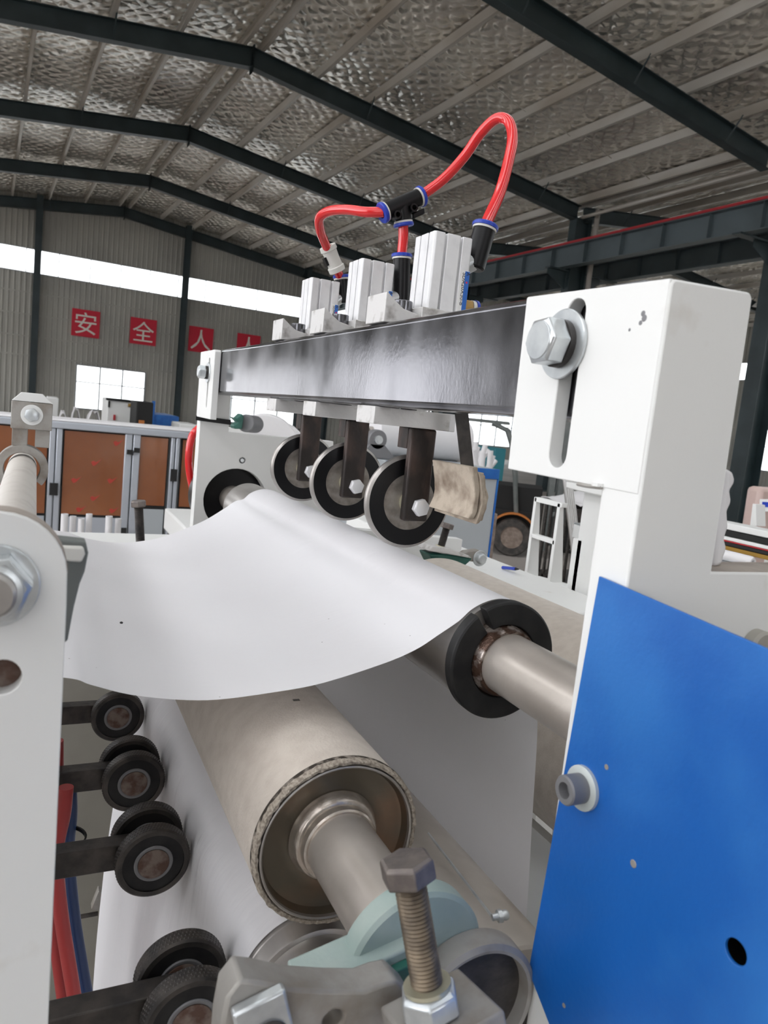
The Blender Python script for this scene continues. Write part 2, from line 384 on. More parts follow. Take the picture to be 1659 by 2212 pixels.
# far gable wall, ribbed sheet with openings left for the high window strip and the lower windows
def ribs(u0, u1, pitch=0.21, depth=0.035):
    out = []; u = u0
    while u < u1-1e-6:
        for du, dd in ((0, 0), (0.13, 0), (0.15, depth), (0.19, depth)):
            if u+du < u1: out.append((u+du, dd))
        u += pitch
    out.append((u1, 0)); return out
def rib_wall(u0, u1, z0, z1, mb, fn, ztop=None):
    R = ribs(u0, u1); vs = []
    for u, d in R: vs += [fn(u, -d, z0), fn(u, -d, ztop(u) if ztop else z1)]
    mb.add(vs, [(2*i, 2*i+2, 2*i+3, 2*i+1) for i in range(len(R)-1)])
def roofz(r):
    c = RIDGE[0] if r < COLR[1] else RIDGE[1]; return ZB+0.70-SL*abs(r-c)
gw = [(3.42, 6.27, 0.75, 2.58), (9.2, 13.9, 0.75, 2.55), (17.0, 21.5, 0.75, 2.55), (24, 28.5, .75, 2.55)]
wl = MB(); gfn = lambda u, d, z: (u, D1+d, z)
us = [-5.0]+[x for g in gw for x in g[:2]]+[35.0]
for i in range(len(us)-1):
    if i % 2 == 0: rib_wall(us[i], us[i+1], 0.0, 6.16, wl, gfn)
    else:
        g = gw[i//2]; rib_wall(us[i], us[i+1], 0.0, g[2], wl, gfn); rib_wall(us[i], us[i+1], g[3], 6.16, wl, gfn)
rib_wall(-5.0, 35.0, 7.13, 9.0, wl, gfn, ztop=roofz)
wall_back = bmesh_obj('wall_back', wl, 'wall_sheet', sharp=20, fix=False)
tag(wall_back, 'grey ribbed sheet metal end wall under the roof', None, kind='structure')
for z in (5.35, 4.45, 3.55, 2.75):                       # horizontal rails showing through the sheet
    g = MB()
    segs = [(-5, 35)]
    if z < 2.6: segs = []
    for a, b in segs: g.box(a, b, D1-0.05, D1-0.037, z-0.035, z+0.035)
    g.build('girt', 'wall_sheet', wall_back)
wr = MB(); rfn = lambda u, d, z: (35.0+d, u, z)
for a, b, c, e in ((-14, 35.4, 0, 1.0), (-14, 35.4, 3.1, 5.6), (-14, 35.4, 6.5, 8.6)): rib_wall(a, b, c, e, wr, rfn)
for k in range(9): rib_wall(-14+5.6*k, -14+5.6*k+2.2, 1.0, 3.1, wr, rfn)
tag(bmesh_obj('wall_right', wr, 'wall_sheet', sharp=20, fix=False), 'grey ribbed sheet metal side wall far to the right', None, kind='structure')
wn = MB()
rib_wall(6.0, 35, 0, 8.6, wn, lambda u, d, z: (u, D0-d, z))
rib_wall(-5, 2.0, 0, 8.6, wn, lambda u, d, z: (u, D0-d, z))
rib_wall(2.0, 6.0, 4.2, 8.6, wn, lambda u, d, z: (u, D0-d, z))
tag(bmesh_obj('wall_front', wn, 'wall_sheet', sharp=20, fix=False), 'ribbed sheet wall with a wide gate opening behind the viewer', None, kind='structure')
wv = MB(); lfn = lambda u, d, z: (-5.2-d, u, z)
for a, b, c, e in ((-14, -1, 0, 1.0), (6, 35.4, 0, 1.0), (-14, -1, 3.0, 5.6), (6, 35.4, 3.0, 5.6), (-1, 6, 4.4, 5.6), (-1, 6, 0, 1.4), (-14, 35.4, 7.0, 8.6), (-14, -9, 1, 3), (-4, -1, 1, 3), (6, 11.2, 1, 3), (16.5, 20.5, 1, 3), (25, 29, 1, 3)): rib_wall(a, b, c, e, wv, lfn)  # unseen openings, placed to throw glare on the black beam
tag(bmesh_obj('wall_left', wv, 'wall_sheet', sharp=20, fix=False), 'ribbed sheet side wall on the left, its unseen openings shaped for the light', None, kind='structure')

WN = [0]
def window(name_label, frame_boxes, panes):
    WN[0] += 1
    f = MB()
    for b in frame_boxes: f.box(*b)
    o = bmesh_obj('window_%d' % WN[0], f, 'grey_panel'); tag(o, name_label, None, kind='structure')
    for b in panes: MB().box(*b).build('pane', 'pane_glass', o)
    return o
# high strip
u = -5.0; fb = []; pn = []
fb += [(-5, 35, D1-0.06, D1, 6.14, 6.18), (-5, 35, D1-0.06, D1, 7.11, 7.15)]
k = 0
while u < 35:
    fb.append((u-0.018, u+0.018, D1-0.05, D1, 6.18, 7.11)); pn.append((u+0.02, min(u+1.23, 35), D1-0.03, D1-0.02, 6.18, 7.11)); u += 1.25
window('long bright strip of panes high in the end wall', fb, pn)
for gi, (a, b, c, e) in enumerate(gw):
    cols = 3 if b-a < 3.5 else 4
    fb = [(a-.04, b+.04, D1-.08, D1, c-.05, c), (a-.04, b+.04, D1-.08, D1, e, e+.05), (a-.05, a, D1-.08, D1, c, e), (b, b+.05, D1-.08, D1, c, e)]
    pn = []; hz = c+(e-c)*0.62; ws = (b-a)/cols
    fb.append((a, b, D1-.06, D1-.01, hz-.025, hz+.025))
    for i in range(cols):
        if i: fb.append((a+ws*i-.03, a+ws*i+.03, D1-.07, D1, c, e))
        for z0, z1 in ((c, hz-.025), (hz+.025, e)): pn.append((a+ws*i+.03, a+ws*(i+1)-.03, D1-.04, D1-.03, z0, z1))
    window(['bright low window below the red sign panels', 'bright low window seen under the left end of the black beam', 'bright low window behind the slitting wheels', 'bright low window near the forklift'][gi], fb, pn)
fb = []; pn = []
for k in range(9):
    a, b = -14+5.6*k+2.2, -14+5.6*k+5.6
    for z in (1.0, 2.2, 3.07): fb.append((34.94, 35.0, a, b, z, z+.05))
    for j in range(4): fb.append((34.94, 35, a+j*.85-.03, a+j*.85+.03, 1.0, 3.1))
    for j in range(4):
        for z0, z1 in ((1.05, 2.2), (2.25, 3.07)): pn.append((34.96, 34.97, a+j*.85+.03, a+(j+1)*.85-.03, z0, z1))
window('row of bright side windows beyond the right column', fb, pn)
fb = [(34.94, 35, -14, 35.4, 5.58, 5.62), (34.94, 35, -14, 35.4, 6.48, 6.52)]; pn = []
for k in range(28): pn.append((34.96, 34.97, -14+1.76*k+.02, -14+1.76*(k+1)-.02, 5.62, 6.48)); fb.append((34.95, 35, -14+1.76*k-.02, -14+1.76*k+.02, 5.6, 6.5))
window('high strip of panes in the right side wall', fb, pn)

# roof: silver blanket sagging between the purlins, carried by purlins on the rafters
PUR = []
for rd in RIDGE:
    for sgn in (-1, 1):
        for i in range(8): PUR.append((rd+sgn*(0.18+1.37*i), rd))
def blanket(r0, r1, rd, mb):
    n = 96; nd = 60
    def P(a, b):
        r = r0+(r1-r0)*a; d = 8.6+(D1-8.6)*b
        t = ((abs(r-rd)-0.18) % 1.37)/1.37
        sag = 0.05*math.sin(math.pi*t)+0.018*math.sin(d*1.7+r*2.1)*math.sin(math.pi*t)
        return (r, d, ZB+0.64-SL*abs(r-rd)-sag)
    mb.grid(P, n, nd)
rf = MB()
for rd in RIDGE:
    blanket(rd-10.2, rd, rd, rf); blanket(rd, rd+10.2, rd, rf)
ceiling = bmesh_obj('ceiling', rf, 'roof_foil', sharp=180, fix=False)
tag(ceiling, 'quilted silver foil roof lining above the purlins', None, kind='structure')
MB().box(-5.6, 35.6, 8.6, D1+0.3, 9.95, 10.0).build('outer_roof', 'galvanised', ceiling)
for a_ in range(10):                                     # clear strips in the unseen roof, added for more top light
    MB().box(-5.0+4*a_, -5.0+4*a_+3.1, D0-1.2, 8.6, 9.97, 9.99).build('roof_sheet', 'galvanised', ceiling)
    MB().box(-5.0+4*a_+3.1, -5.0+4*a_+4, -6.0, 8.6, 9.95, 9.96).build('added_roof_light', 'pane_glass', ceiling)
    MB().box(-5.0+4*a_+3.1, -5.0+4*a_+4, D0-1.2, -6.0, 9.97, 9.99).build('roof_sheet', 'galvanised', ceiling)
for r, rd in PUR:                                        # C-section purlins
    z = ZB+0.40-SL*abs(r-rd); m_ = MB(); s_ = 1 if r > rd else -1
    m_.box(r-.004, r+.004, D0-1, D1, z, z+0.20); m_.box(min(r, r+s_*.07), max(r, r+s_*.07), D0-1, D1, z, z+.006)
    m_.box(min(r, r+s_*.07), max(r, r+s_*.07), D0-1, D1, z+.194, z+.20); m_.box(r+s_*.07-.004, r+s_*.07+.004, D0-1, D1, z, z+.025)
    m_.build('purlin', 'galvanised', ceiling)
for dd in (8.4, 14.4, 20.4, 26.4, 32.4):                 # thin sag rods between purlins
    for rd in RIDGE[:1]:
        for sgn in (-1, 1):
            for i in range(7):
                ra, rb = rd+sgn*(0.18+1.37*i), rd+sgn*(0.18+1.37*(i+1))
                MB().cyl((ra, dd-.05, ZB+.52-SL*abs(ra-rd)), (rb, dd+.25, ZB+.50-SL*abs(rb-rd)), .010, n=6).build('sag_rod', 'galvanised', ceiling)

def rafter(d, ra, rb, rd, label):
    """tapered I-beam from ra to rb, with end plate at the ridge"""
    t = bthing('roof_rafter', label, 'roof beam', 'dark roof frames')
    za, zb = ZB-SL*abs(ra-rd), ZB-SL*abs(rb-rd); hh = 0.40
    L = math.hypot(rb-ra, zb-za); ex = Vector(((rb-ra)/L, 0, (zb-za)/L)); ez = Vector((-ex.z, 0, ex.x)); ey = Vector((0, 1, 0))
    c = Vector(((ra+rb)/2, d, (za+zb)/2+hh/2))
    MB().obox(c, ex, ey, ez, L/2, .006, hh/2).build('web', 'building_steel', t)
    MB().obox(c-ez*(hh/2), ex, ey, ez, L/2, .11, .008).build('bottom_flange', 'building_steel', t)
    MB().obox(c+ez*(hh/2), ex, ey, ez, L/2, .11, .008).build('top_flange', 'building_steel', t)
    rr = ra if abs(ra-rd) < abs(rb-rd) else rb; s_ = 1 if rr == ra else -1
    MB().box(min(rr, rr+s_*.03), max(rr, rr+s_*.03), d-.12, d+.12, ZB-.10, ZB+.46).build('end_plate', 'building_steel', t)
    for i in range(2, 8, 2):                              # fly braces to the purlins
        r = rd+(1 if rb+ra > 2*rd else -1)*(0.18+1.37*i); z = ZB-SL*abs(r-rd)
        MB().cyl((r, d-.1, z+.03), (r, d-.42, z+.45), .018, n=6).build('fly_brace', 'building_steel', t)
    return t
NTH = ['nearest', 'second', 'third', 'fourth', 'fifth', 'sixth', 'seventh']
for b_, rd in enumerate(RIDGE):
    for sgn in (-1, 1):
        k = 0
        for d in FR:
            if not inview((rd, d, ZB), (rd+sgn*9.9, d, ZB-SL*9.9)): continue
            rafter(d, rd, rd+sgn*9.9, rd, '%s dark roof beam counted from the viewer, %s slope of the %s bay' % (NTH[k], 'left' if sgn < 0 else 'right', 'near' if b_ == 0 else 'far')); k += 1

def column(r, d, ztop, label, hw=0.30, fw_=0.15):
    t = bthing('steel_column', label, 'column', 'dark steel columns')
    MB().box(r-hw, r-hw+.016, d-fw_, d+fw_, 0, ztop).build('flange', 'building_steel', t)
    MB().box(r+hw-.016, r+hw, d-fw_, d+fw_, 0, ztop).build('flange', 'building_steel', t)
    MB().box(r-hw, r+hw, d-.006, d+.006, 0, ztop).build('web', 'building_steel', t)
    MB().box(r-hw-.08, r+hw+.08, d-fw_-.06, d+fw_+.06, 0, .03).build('base_plate', 'building_steel', t)
    return t
for r in COLR:
    k = 0
    for d in FR:
        if (abs(r-15.05) < 1 and d <= 11.4) or not inview((r, d, .1), (r, d, 7.8)): continue
        lab = '%s dark steel column of the middle row under the crane beam' if r < 20 else '%s dark steel column along the right side wall'
        column(r, d, ZB-SL*9.9+.1, lab % NTH[k]); k += 1
column(15.85, 11.4, 8.0, 'large dark steel column at the right edge, close behind the white frame', .29, .2)
for r, lab in ((1.67, 'slim dark end wall column left of the red signs'), (7.78, 'slim dark end wall column beside the third red sign'), (13.7, 'slim dark end wall column behind the air cylinders'), (21.5, 'slim dark end wall column of the far bay, left one'), (28.5, 'slim dark end wall column of the far bay, right one')):
    t = bthing('wall_column', lab, 'column', 'end wall columns'); zt = roofz(r)-.15
    MB().box(r-.13, r+.13, D1-.13, D1-.12, 0, zt).build('flange', 'building_steel', t)
    MB().box(r-.008, r+.008, D1-.36, D1-.12, 0, zt).build('web', 'building_steel', t)
    MB().box(r-.13, r+.13, D1-.36, D1-.35, 0, zt).build('flange', 'building_steel', t)

# crane runway beams with red conductor rail along the middle column row
for r, lab in ((14.45, 'blue-grey crane runway beam with a red rail on top, near side of the columns'), (16.55, 'blue-grey crane runway beam on the far side of the columns')):
    t = bthing('crane_beam', lab, 'crane beam', 'crane runway beams')
    MB().box(r-.006, r+.006, D0, D1, 6.50, 7.05).build('web', 'crane_steel', t)
    MB().box(r-.14, r+.14, D0, D1, 6.48, 6.50).build('bottom_flange', 'crane_steel', t)
    MB().box(r-.17, r+.17, D0, D1, 7.05, 7.07).build('top_flange', 'crane_steel', t)
    if r < 15: MB().box(r-.20, r-.13, D0, D1, 7.07, 7.13).build('red_rail', 'red_paint', t)
    for k in range(36):
        d = D0+.6+1.35*k; MB().box(r-.13, r+.13, d-.006, d+.006, 6.50, 7.05).build('stiffener', 'crane_steel', t)
kk = {-1: 0, 1: 0}
for d in FR[1:6]:
    for sgn, r0 in ((-1, 14.735), (1, 15.365)) if d != 11.4 else ((-1, 15.54), (1, 16.16)):
        if not inview((r0, d, 6.0), (r0+sgn*.7, d, 6.48)): continue
        i = kk[sgn]; kk[sgn] += 1
        t = bthing('crane_bracket', '%s dark crane bracket on the %s side of the middle column row' % (NTH[i], 'near' if sgn < 0 else 'far'), 'bracket', 'crane brackets')
        MB().box(min(r0, r0+sgn*(1.3 if d == 11.4 and sgn < 0 else .7 if sgn < 0 or d == 11.4 else 1.3)), max(r0, r0+sgn*(1.3 if d == 11.4 and sgn < 0 else .7 if sgn < 0 or d == 11.4 else 1.3)), d-.11, d+.11, 6.44, 6.48).build('top_plate', 'building_steel', t)
        MB().prism([(r0, 6.44), (r0+sgn*.7, 6.44), (r0+sgn*.7, 6.3), (r0, 5.95)], 'xz', d-.006, d+.006).build('gusset', 'building_steel', t)
t = bthing('drain_pipe', 'pale grey plastic drain pipe down the middle column', 'pipe')
MB().cyl((15.32, 17.05, 0), (15.32, 17.05, 8.25), .075, n=16).build('pipe', 'pvc_pipe', t)
for z in (2.5, 5.0, 7.6): MB().cyl((15.32, 17.05, z), (15.32, 17.05, z+.12), .085, n=16).build('collar', 'pvc_pipe', t)
# knee brace pipe
t = bthing('tie_pipe', 'thin grey tie pipe running below the roof from the middle column', 'pipe')
MB().cyl((15.0, 17.3, 8.02), (14.95, 5.4, 8.05), .05, n=10).build('pipe', 'galvanised', t)

# red safety sign panels with white characters on the end wall
for (u, ch, lab) in ((3.10, '安', 'red square sign with the first white character, left of the row'), (5.52, '全', 'red square sign with the second white character, above the low window'),
                     (8.12, '人', 'red square sign with the third white character beside the column'), (10.42, '人', 'red square sign half hidden behind the black beam')):
    t = bthing('sign_panel', lab, 'sign', 'red sign panels')
    MB().box(u, u+1.14, D1-.10, D1-.06, 3.83, 4.98).build('board', 'sign_red', t)
    c = text_mesh('character', ch, 0.92, 'sign_white', t, (u+.57, D1-.104, 3.98), (1, 0, 0), (0, 0, 1), .003, align='CENTER')
    ys = [v.co.z for v in c.data.vertices]; xs = [v.co.x for v in c.data.vertices]
    if ys:
        s_ = 0.92/max(max(ys)-min(ys), max(xs)-min(xs)); cz, cx_ = (max(ys)+min(ys))/2, (max(xs)+min(xs))/2
        for v in c.data.vertices: v.co.x = (v.co.x-cx_)*s_+u+.57; v.co.z = (v.co.z-cz)*s_+4.405

# ================================================================== THE SLITTING MACHINE (axes: x along the paper travel, y along the rollers, z up)
Y_NEAR, Y_FAR = 0.294, 1.500
# ---- near side frame
t = thing('machine_stand', 'thick white painted machine side frame with upright arm at the right', 'machine frame', (0.5, 0.31, 0))
NF = t
MB().prism([(.2905, 0.0), (.2905, 1.783), (.2925, 1.7855), (.348, 1.7878), (.3505, 1.785), (.3533, 1.632), (.80, 1.630), (.80, 0.0)], 'xz', Y_NEAR, Y_NEAR+.030).build('side_plate', 'white_paint', t, bevel=.0014)
sl = slot(.3665, 1.689, 1.774, .0085)
MB().prism([(Y_NEAR+.0012, 1.6735), (Y_NEAR+.0012, 1.7855), (.4185, 1.7885), (.4195, 1.7875), (.4168, 1.6745)], 'yz', .2901, .3008, holes=[sl]).build('slotted_plate', 'white_paint', t, bevel=.0008)
MB().cyl((.2903, .326, 1.674), (.2903, .326, 1.676), .004, n=10).build('weld', 'white_paint', t)
hexbolt(t, (.2901, .3735, 1.7555), (-1, 0, 0), .0150, .0130, washer=.0212, wt=.0028, spring=.004, shank=.012, phase=.1)
for k_, (yy, zz, rr) in enumerate(((.3105, 1.7690, .0016), (.3092, 1.7665, .0019), (.3115, 1.7642, .0013), (.3190, 1.7610, .0009))):
    MB().lathe((.2900, yy, zz), (-1, 0, 0), [(0, rr), (.0001, rr*.8)], 9).build('paint_chip', 'groove', t)
MB().tube(crom([(.2893, .3225, 1.6738), (.2893, .334, 1.6732), (.2893, .343, 1.6733)], 4), .0012, 8).build('weld_seam', 'cast_grey', t)

mat('rubbed_edge', (.38, .33, .285), .6, col2=(.27, .23, .20), scale=40)
MB().box(.3545, .80, Y_NEAR+.0015, Y_NEAR+.0285, 1.6309, 1.6322).build('ledge_top', 'rubbed_edge', t)
pc = ony(1628, 1392, Y_NEAR)
MB().lathe(pc, (0, -1, 0), [(0, .0100), (.006, .0100), (.008, .0085)], 32).build('round_cap', 'khaki_tone', t)
# ---- far side frame
t = thing('machine_stand', 'white painted far side frame with a round shaft hole', 'machine frame', (0.4, 1.51, 0)); FFR = t
MB().box(-.30, .2965, Y_FAR, Y_FAR+.02, 0, 1.30).build('lower_panel', 'khaki_tone', t, bevel=.001)  # lower part set in a darker khaki than the white plate
MB().prism([(.297, 0.0), (.297, 1.789), (.3548, 1.789), (.3558, 1.638), (.585, 1.638), (.60, 1.45), (.94, 1.43), (.94, 0.0)], 'xz', Y_FAR, Y_FAR+.030,
           holes=[circ(.381, 1.499, .066, 36), circ(.389, 1.5828, .0065, 18)]).build('side_plate', 'white_paint', t, bevel=.0014)
MB().prism([(1.3695, 1.664), (1.3695, 1.787), (1.374, 1.7905), (Y_FAR-.0005, 1.7905), (Y_FAR-.0005, 1.664)], 'yz', .2890, .3008, holes=[slot(1.4125, 1.690, 1.771, .006)]).build('slotted_plate', 'white_paint', t, bevel=.001)
hexbolt(t, (.2890, 1.4125, 1.7490), (-1, 0, 0), .0125, .013, washer=.019, wt=.0025, spring=.004, shank=.01)
MB().lathe((.389, Y_FAR+.002, 1.5828), (0, -1, 0), [(-.02, .0044), (0, .0044), (.001, .0036), (.001, .002)], 20).build('plug', 'zinc', t)
MB().prism([(.288, 1.6565), (.288, 1.6665), (.358, 1.6635), (.358, 1.6535)], 'xz', Y_FAR-.004, Y_FAR-.0005).build('rubber_strip', 'black_rubber', t)
MB().lathe((.381, Y_FAR+.0315, 1.499), (0, 1, 0), [(0, .010), (0, .082), (.05, .082), (.05, .010)], 32, closed=True).build('bearing_housing', 'black_plastic', t)
o = tag(MB().tube(crom([(.318, 1.60, 1.64), (.303, 1.60, 1.62), (.2985, 1.60, 1.58), (.303, 1.60, 1.54), (.32, 1.60, 1.48)], 6), .008).build('air_hose', 'red_hose'), 'short bright red hose peeping out behind the far side frame', 'hose')

# ---- black cross beam
t = thing('cross_beam', 'black square steel tube spanning between the two slotted plates', 'beam', (.325, .9, 1.711))
MB().box(.3018, .3500, Y_NEAR+.0310, 1.4990, 1.7110, 1.7920).build('tube', 'black_oxide', t, bevel=.006, seg=4)
MB().box(.3013, .3021, 1.372, 1.3795, 1.713, 1.790).build('shim', 'dark_steel', t)

# ---- three slitter stations: clamp, air cylinder, fork with wheel
ST = [(.694, .7155), (.867, .8930), (1.0315, 1.0700)]
SLAB = ['nearest the viewer', 'in the middle', 'farthest from the viewer']
y0 = ST[0][0]
# clamp
def clamp(lab, loc):
    t = thing('beam_clamp', lab, 'clamp', loc, 'beam clamps')
    a, b = loc[1]-.0225, loc[1]+.0225
    MB().prism([(.302, 1.7925), (.302, 1.8205), (.3035, 1.8210), (.3125, 1.8140), (.3225, 1.8075), (.3420, 1.8040), (.3420, 1.7925)], 'xz', a, b).build('wedge', 'cast_aluminium', t, bevel=.0008)
    MB().box(.3425, .4000, a, b, 1.7925, 1.8130).build('base_block', 'cast_aluminium', t, bevel=.001)
    MB().box(.3020, .3885, a, b, 1.6930, 1.7105).build('lower_block', 'cast_aluminium', t, bevel=.0008)
    MB().box(.3886, .3960, a+.001, b, 1.6925, 1.7108).build('end_strip', 'aluminium', t, bevel=.0008)
    MB().cyl((.334, loc[1]+.006, 1.806), (.334, loc[1]+.006, 1.8195), .0105, n=24).build('cap_screw', 'black_oxide', t, bevel=.001)
    MB().box(.3505, .3600, a+.004, b-.004, 1.7105, 1.7925).build('back_jaw', 'cast_aluminium', t)
    return t
c0 = clamp('pale cast clamp on the beam under the cylinder '+SLAB[0], (.34, y0, 1.7925))
for k in (1, 2): copy_tree(c0, (.34, ST[k][0], 1.7925), 'pale cast clamp on the beam under the cylinder '+SLAB[k])
# cylinder
def cylbody(x0, x1, ya, yb, z0, z1):
    g, w_ = .0040, .0014                                 # two slots on each face of the extruded body
    pts = []
    def side(p, q, n):
        p, q, n = Vector(p), Vector(q), Vector(n); d = q-p; out = []
        for f in (.30, .70):
            c = p+d*f; u = d.normalized()
            out += [c-u*w_, c-u*w_-n*g, c+u*w_-n*g, c+u*w_]
        return [p+d.normalized()*.002]+out+[q-d.normalized()*.002]
    cs = [(x0, ya), (x1, ya), (x1, yb), (x0, yb)]; ns = [(0, -1), (1, 0), (0, 1), (-1, 0)]
    for i in range(4): pts += side(cs[i], cs[(i+1) % 4], ns[i])
    return MB().prism([(p.x, p.y) for p in pts], 'xy', z0, z1)
def cylinder_thing(lab, loc, label_full=True):
    t = thing('air_cylinder', lab, 'air cylinder', loc, 'compact air cylinders')
    x0, x1, ya, yb = .3500, .3945, loc[1]-.0220, loc[1]+.0220
    b = cylbody(x0, x1, ya, yb, 1.8132, 1.8885).build('body', 'aluminium', t, bevel=.0006)
    MB().lathe((.3722, loc[1], 1.8886), (0, 0, 1), [(0, .0135), (.0012, .0135), (.0012, .0105)], 28).build('end_cap', 'dark_steel', t)
    for dx in (-1, 1):
        for dy in (-1, 1): MB().lathe((.3722+dx*.0165, loc[1]+dy*.0165, 1.8886), (0, 0, 1), [(0, .0032), (.0008, .003)], 12).build('screw', 'dark_steel', t)
    MB().cyl((.3722, loc[1], 1.700), (.3722, loc[1], 1.8132), .007, n=16).build('piston_rod', 'bright_steel', t)
    MB().box(.3843, .3943, ya-.0006, ya-.0001, 1.8150, 1.8560).build('label', 'label_white', t)
    MB().box(.3890, .3941, ya-.0009, ya-.0006, 1.8152, 1.8555).build('label_band', 'label_blue', t)
    MB().lathe((.3915, ya-.0009, 1.8445), (0, -1, 0), [(0, .0011), (.0002, .0011)], 10).build('label_dot', 'label_red', t)
    text_mesh('label_text', 'SDA20X30-B', .0060, 'ink', t, (.3850, ya-.0007, 1.8540), (0, 0, -1), (1, 0, 0), .0001)
    text_mesh('label_text', 'MODEL', .0034, 'ink', t, (.3880, ya-.0007, 1.8540), (0, 0, -1), (1, 0, 0), .0001)
    text_mesh('label_text', 'A', .0058, 'ink', t, (.3893, ya-.00095, 1.8550), (0, 0, -1), (1, 0, 0), .0001)
    return t
a0 = cylinder_thing('silver air cylinder with blue label strip, '+SLAB[0], (.3722, ST[0][0]+.004, 1.8132))
for k in (1, 2): copy_tree(a0, (.3722, ST[k][0]+(.014 if k == 1 else .034), 1.8132), 'silver air cylinder with blue label strip, '+SLAB[k])
# fork and wheel
WZ, WR, WX = 1.6120, .0515, .3720
def wheel_thing(lab, loc):
    t = thing('slitting_wheel', lab, 'cutting wheel', loc, 'slitting wheels on forks'); y = loc[1]
    b = .003
    r = MB().lathe((WX, y, WZ), (0, 1, 0), [(-.0050, WR*.930), (-.0046, WR*.945), (-.0030, WR*.985), (-.0015, WR), (.0015, WR), (.0030, WR*.985), (.0046, WR*.945), (.0050, WR*.930)], 72, closed=True).build('steel_rim', 'steel', t)
    MB().lathe((WX, y, WZ), (0, 1, 0), [(-.0052, WR*.60), (-.0052, WR*.930), (.0052, WR*.930), (.0052, WR*.60)], 64, closed=True).build('black_ring', 'black_plastic', t)
    MB().lathe((WX, y, WZ), (0, 1, 0), [(-.0046, .006), (-.0046, WR*.60), (.0046, WR*.60), (.0046, .006)], 48, closed=True).build('hub_disc', 'hub_steel', t)
    MB().lathe((WX, y, WZ), (0, 1, 0), [(-.0105, .007), (-.0105, .0125), (.0105, .0125), (.0105, .007)], 32, closed=True).build('bearing', 'yellow_zinc', t)
    MB().box(WX-.0140, WX+.0155, y-.0215, y-.0112, 1.5935, 1.6926).build('fork_arm', 'rusty_steel', t, bevel=.0022)
    MB().box(WX-.0138, WX+.0152, y-.0110, y+.012, 1.6700, 1.6926).build('fork_bridge', 'rusty_steel', t, bevel=.001)
    MB().cyl((WX, y-.0111, WZ), (WX, y+.0130, WZ), .0065, n=18).build('axle', 'steel', t)
    hexbolt(t, (WX+.004, y-.0216, WZ-.003), (0, -1, 0), .0098, .007, name='axle_bolt', material='aluminium', phase=.25)
    return t
w0 = wheel_thing('black and silver slitting wheel on a rusty fork, '+SLAB[0], (WX, ST[0][1], WZ))
for k in (1, 2): copy_tree(w0, (WX, ST[k][1], WZ), 'black and silver slitting wheel on a rusty fork, '+SLAB[k])

# ---- strap with felt pads hanging behind the nearest wheel
t = thing('felt_wiper', 'dirty beige felt pad hung on a dark strap beside the nearest wheel', 'felt pad', (.38, .62, 1.60))
yb = .640
P = [ony(*q, yb) for q in [(984, 893), (1012, 893), (1026, 1030), (1000, 1030)]]
MB().prism([(p.x, p.z) for p in P], 'xz', yb, yb+.002).build('strap', 'dark_steel', t, bevel=.0004)
def padlayer(px0, px1, pyt, pyb, ya, yb_, mname, seed):
    rnd = random.Random(seed); A = []
    for i in range(7): q = (px0+(px1-px0)*i/6, pyt+rnd.uniform(-4, 4)); A.append(ony(*q, ya))
    for i in range(6): q = (px1+rnd.uniform(-4, 3), pyt+(pyb-pyt)*(i+.5)/6); A.append(ony(*q, ya))
    for i in range(7): q = (px1+(px0-px1)*i/6, pyb+rnd.uniform(-4, 4)); A.append(ony(*q, ya))
    MB().prism([(p.x, p.z) for p in A], 'xz', ya, yb_).build('felt_layer', mname, t, bevel=.0015)
def pblock(x0, x1, y0_, y1_, z0, z1, name, mname, seed):
    rnd = random.Random(seed); m_ = MB()
    def P(a, b):
        return None
    n = 9; ring = []
    prof = [(x0, y0_), (x1, y0_), (x1, y1_), (x0, y1_)]
    vs = []; fs = []
    for j in range(n):
        zz = z0+(z1-z0)*j/(n-1)
        for (xx, yy) in prof: vs.append((xx+rnd.uniform(-.0009, .0009)+.004*math.sin(j*.5), yy+rnd.uniform(-.0009, .0009), zz+(rnd.uniform(-.001, .001))))
    for j in range(n-1):
        for i in range(4): fs.append((j*4+i, j*4+(i+1) % 4, (j+1)*4+(i+1) % 4, (j+1)*4+i))
    fs += [(3, 2, 1, 0), tuple((n-1)*4+i for i in range(4))]
    m_.add(vs, fs).build(name, mname, t, bevel=.001)
c1 = ony(1020, 1060, .655)
pblock(.3800, .3862, .600, .680, 1.612, 1.662, 'felt_layer', 'felt_pad', 1)
pblock(.3872, .3925, .598, .682, 1.608, 1.658, 'felt_layer', 'felt_pad', 2)
pblock(.3932, .3975, .602, .680, 1.611, 1.655, 'felt_layer', 'felt_pad', 3)
hexbolt(t, (.3980, .640, 1.632), (1, 0, 0), .006, .005, washer=.0085, wt=.001)

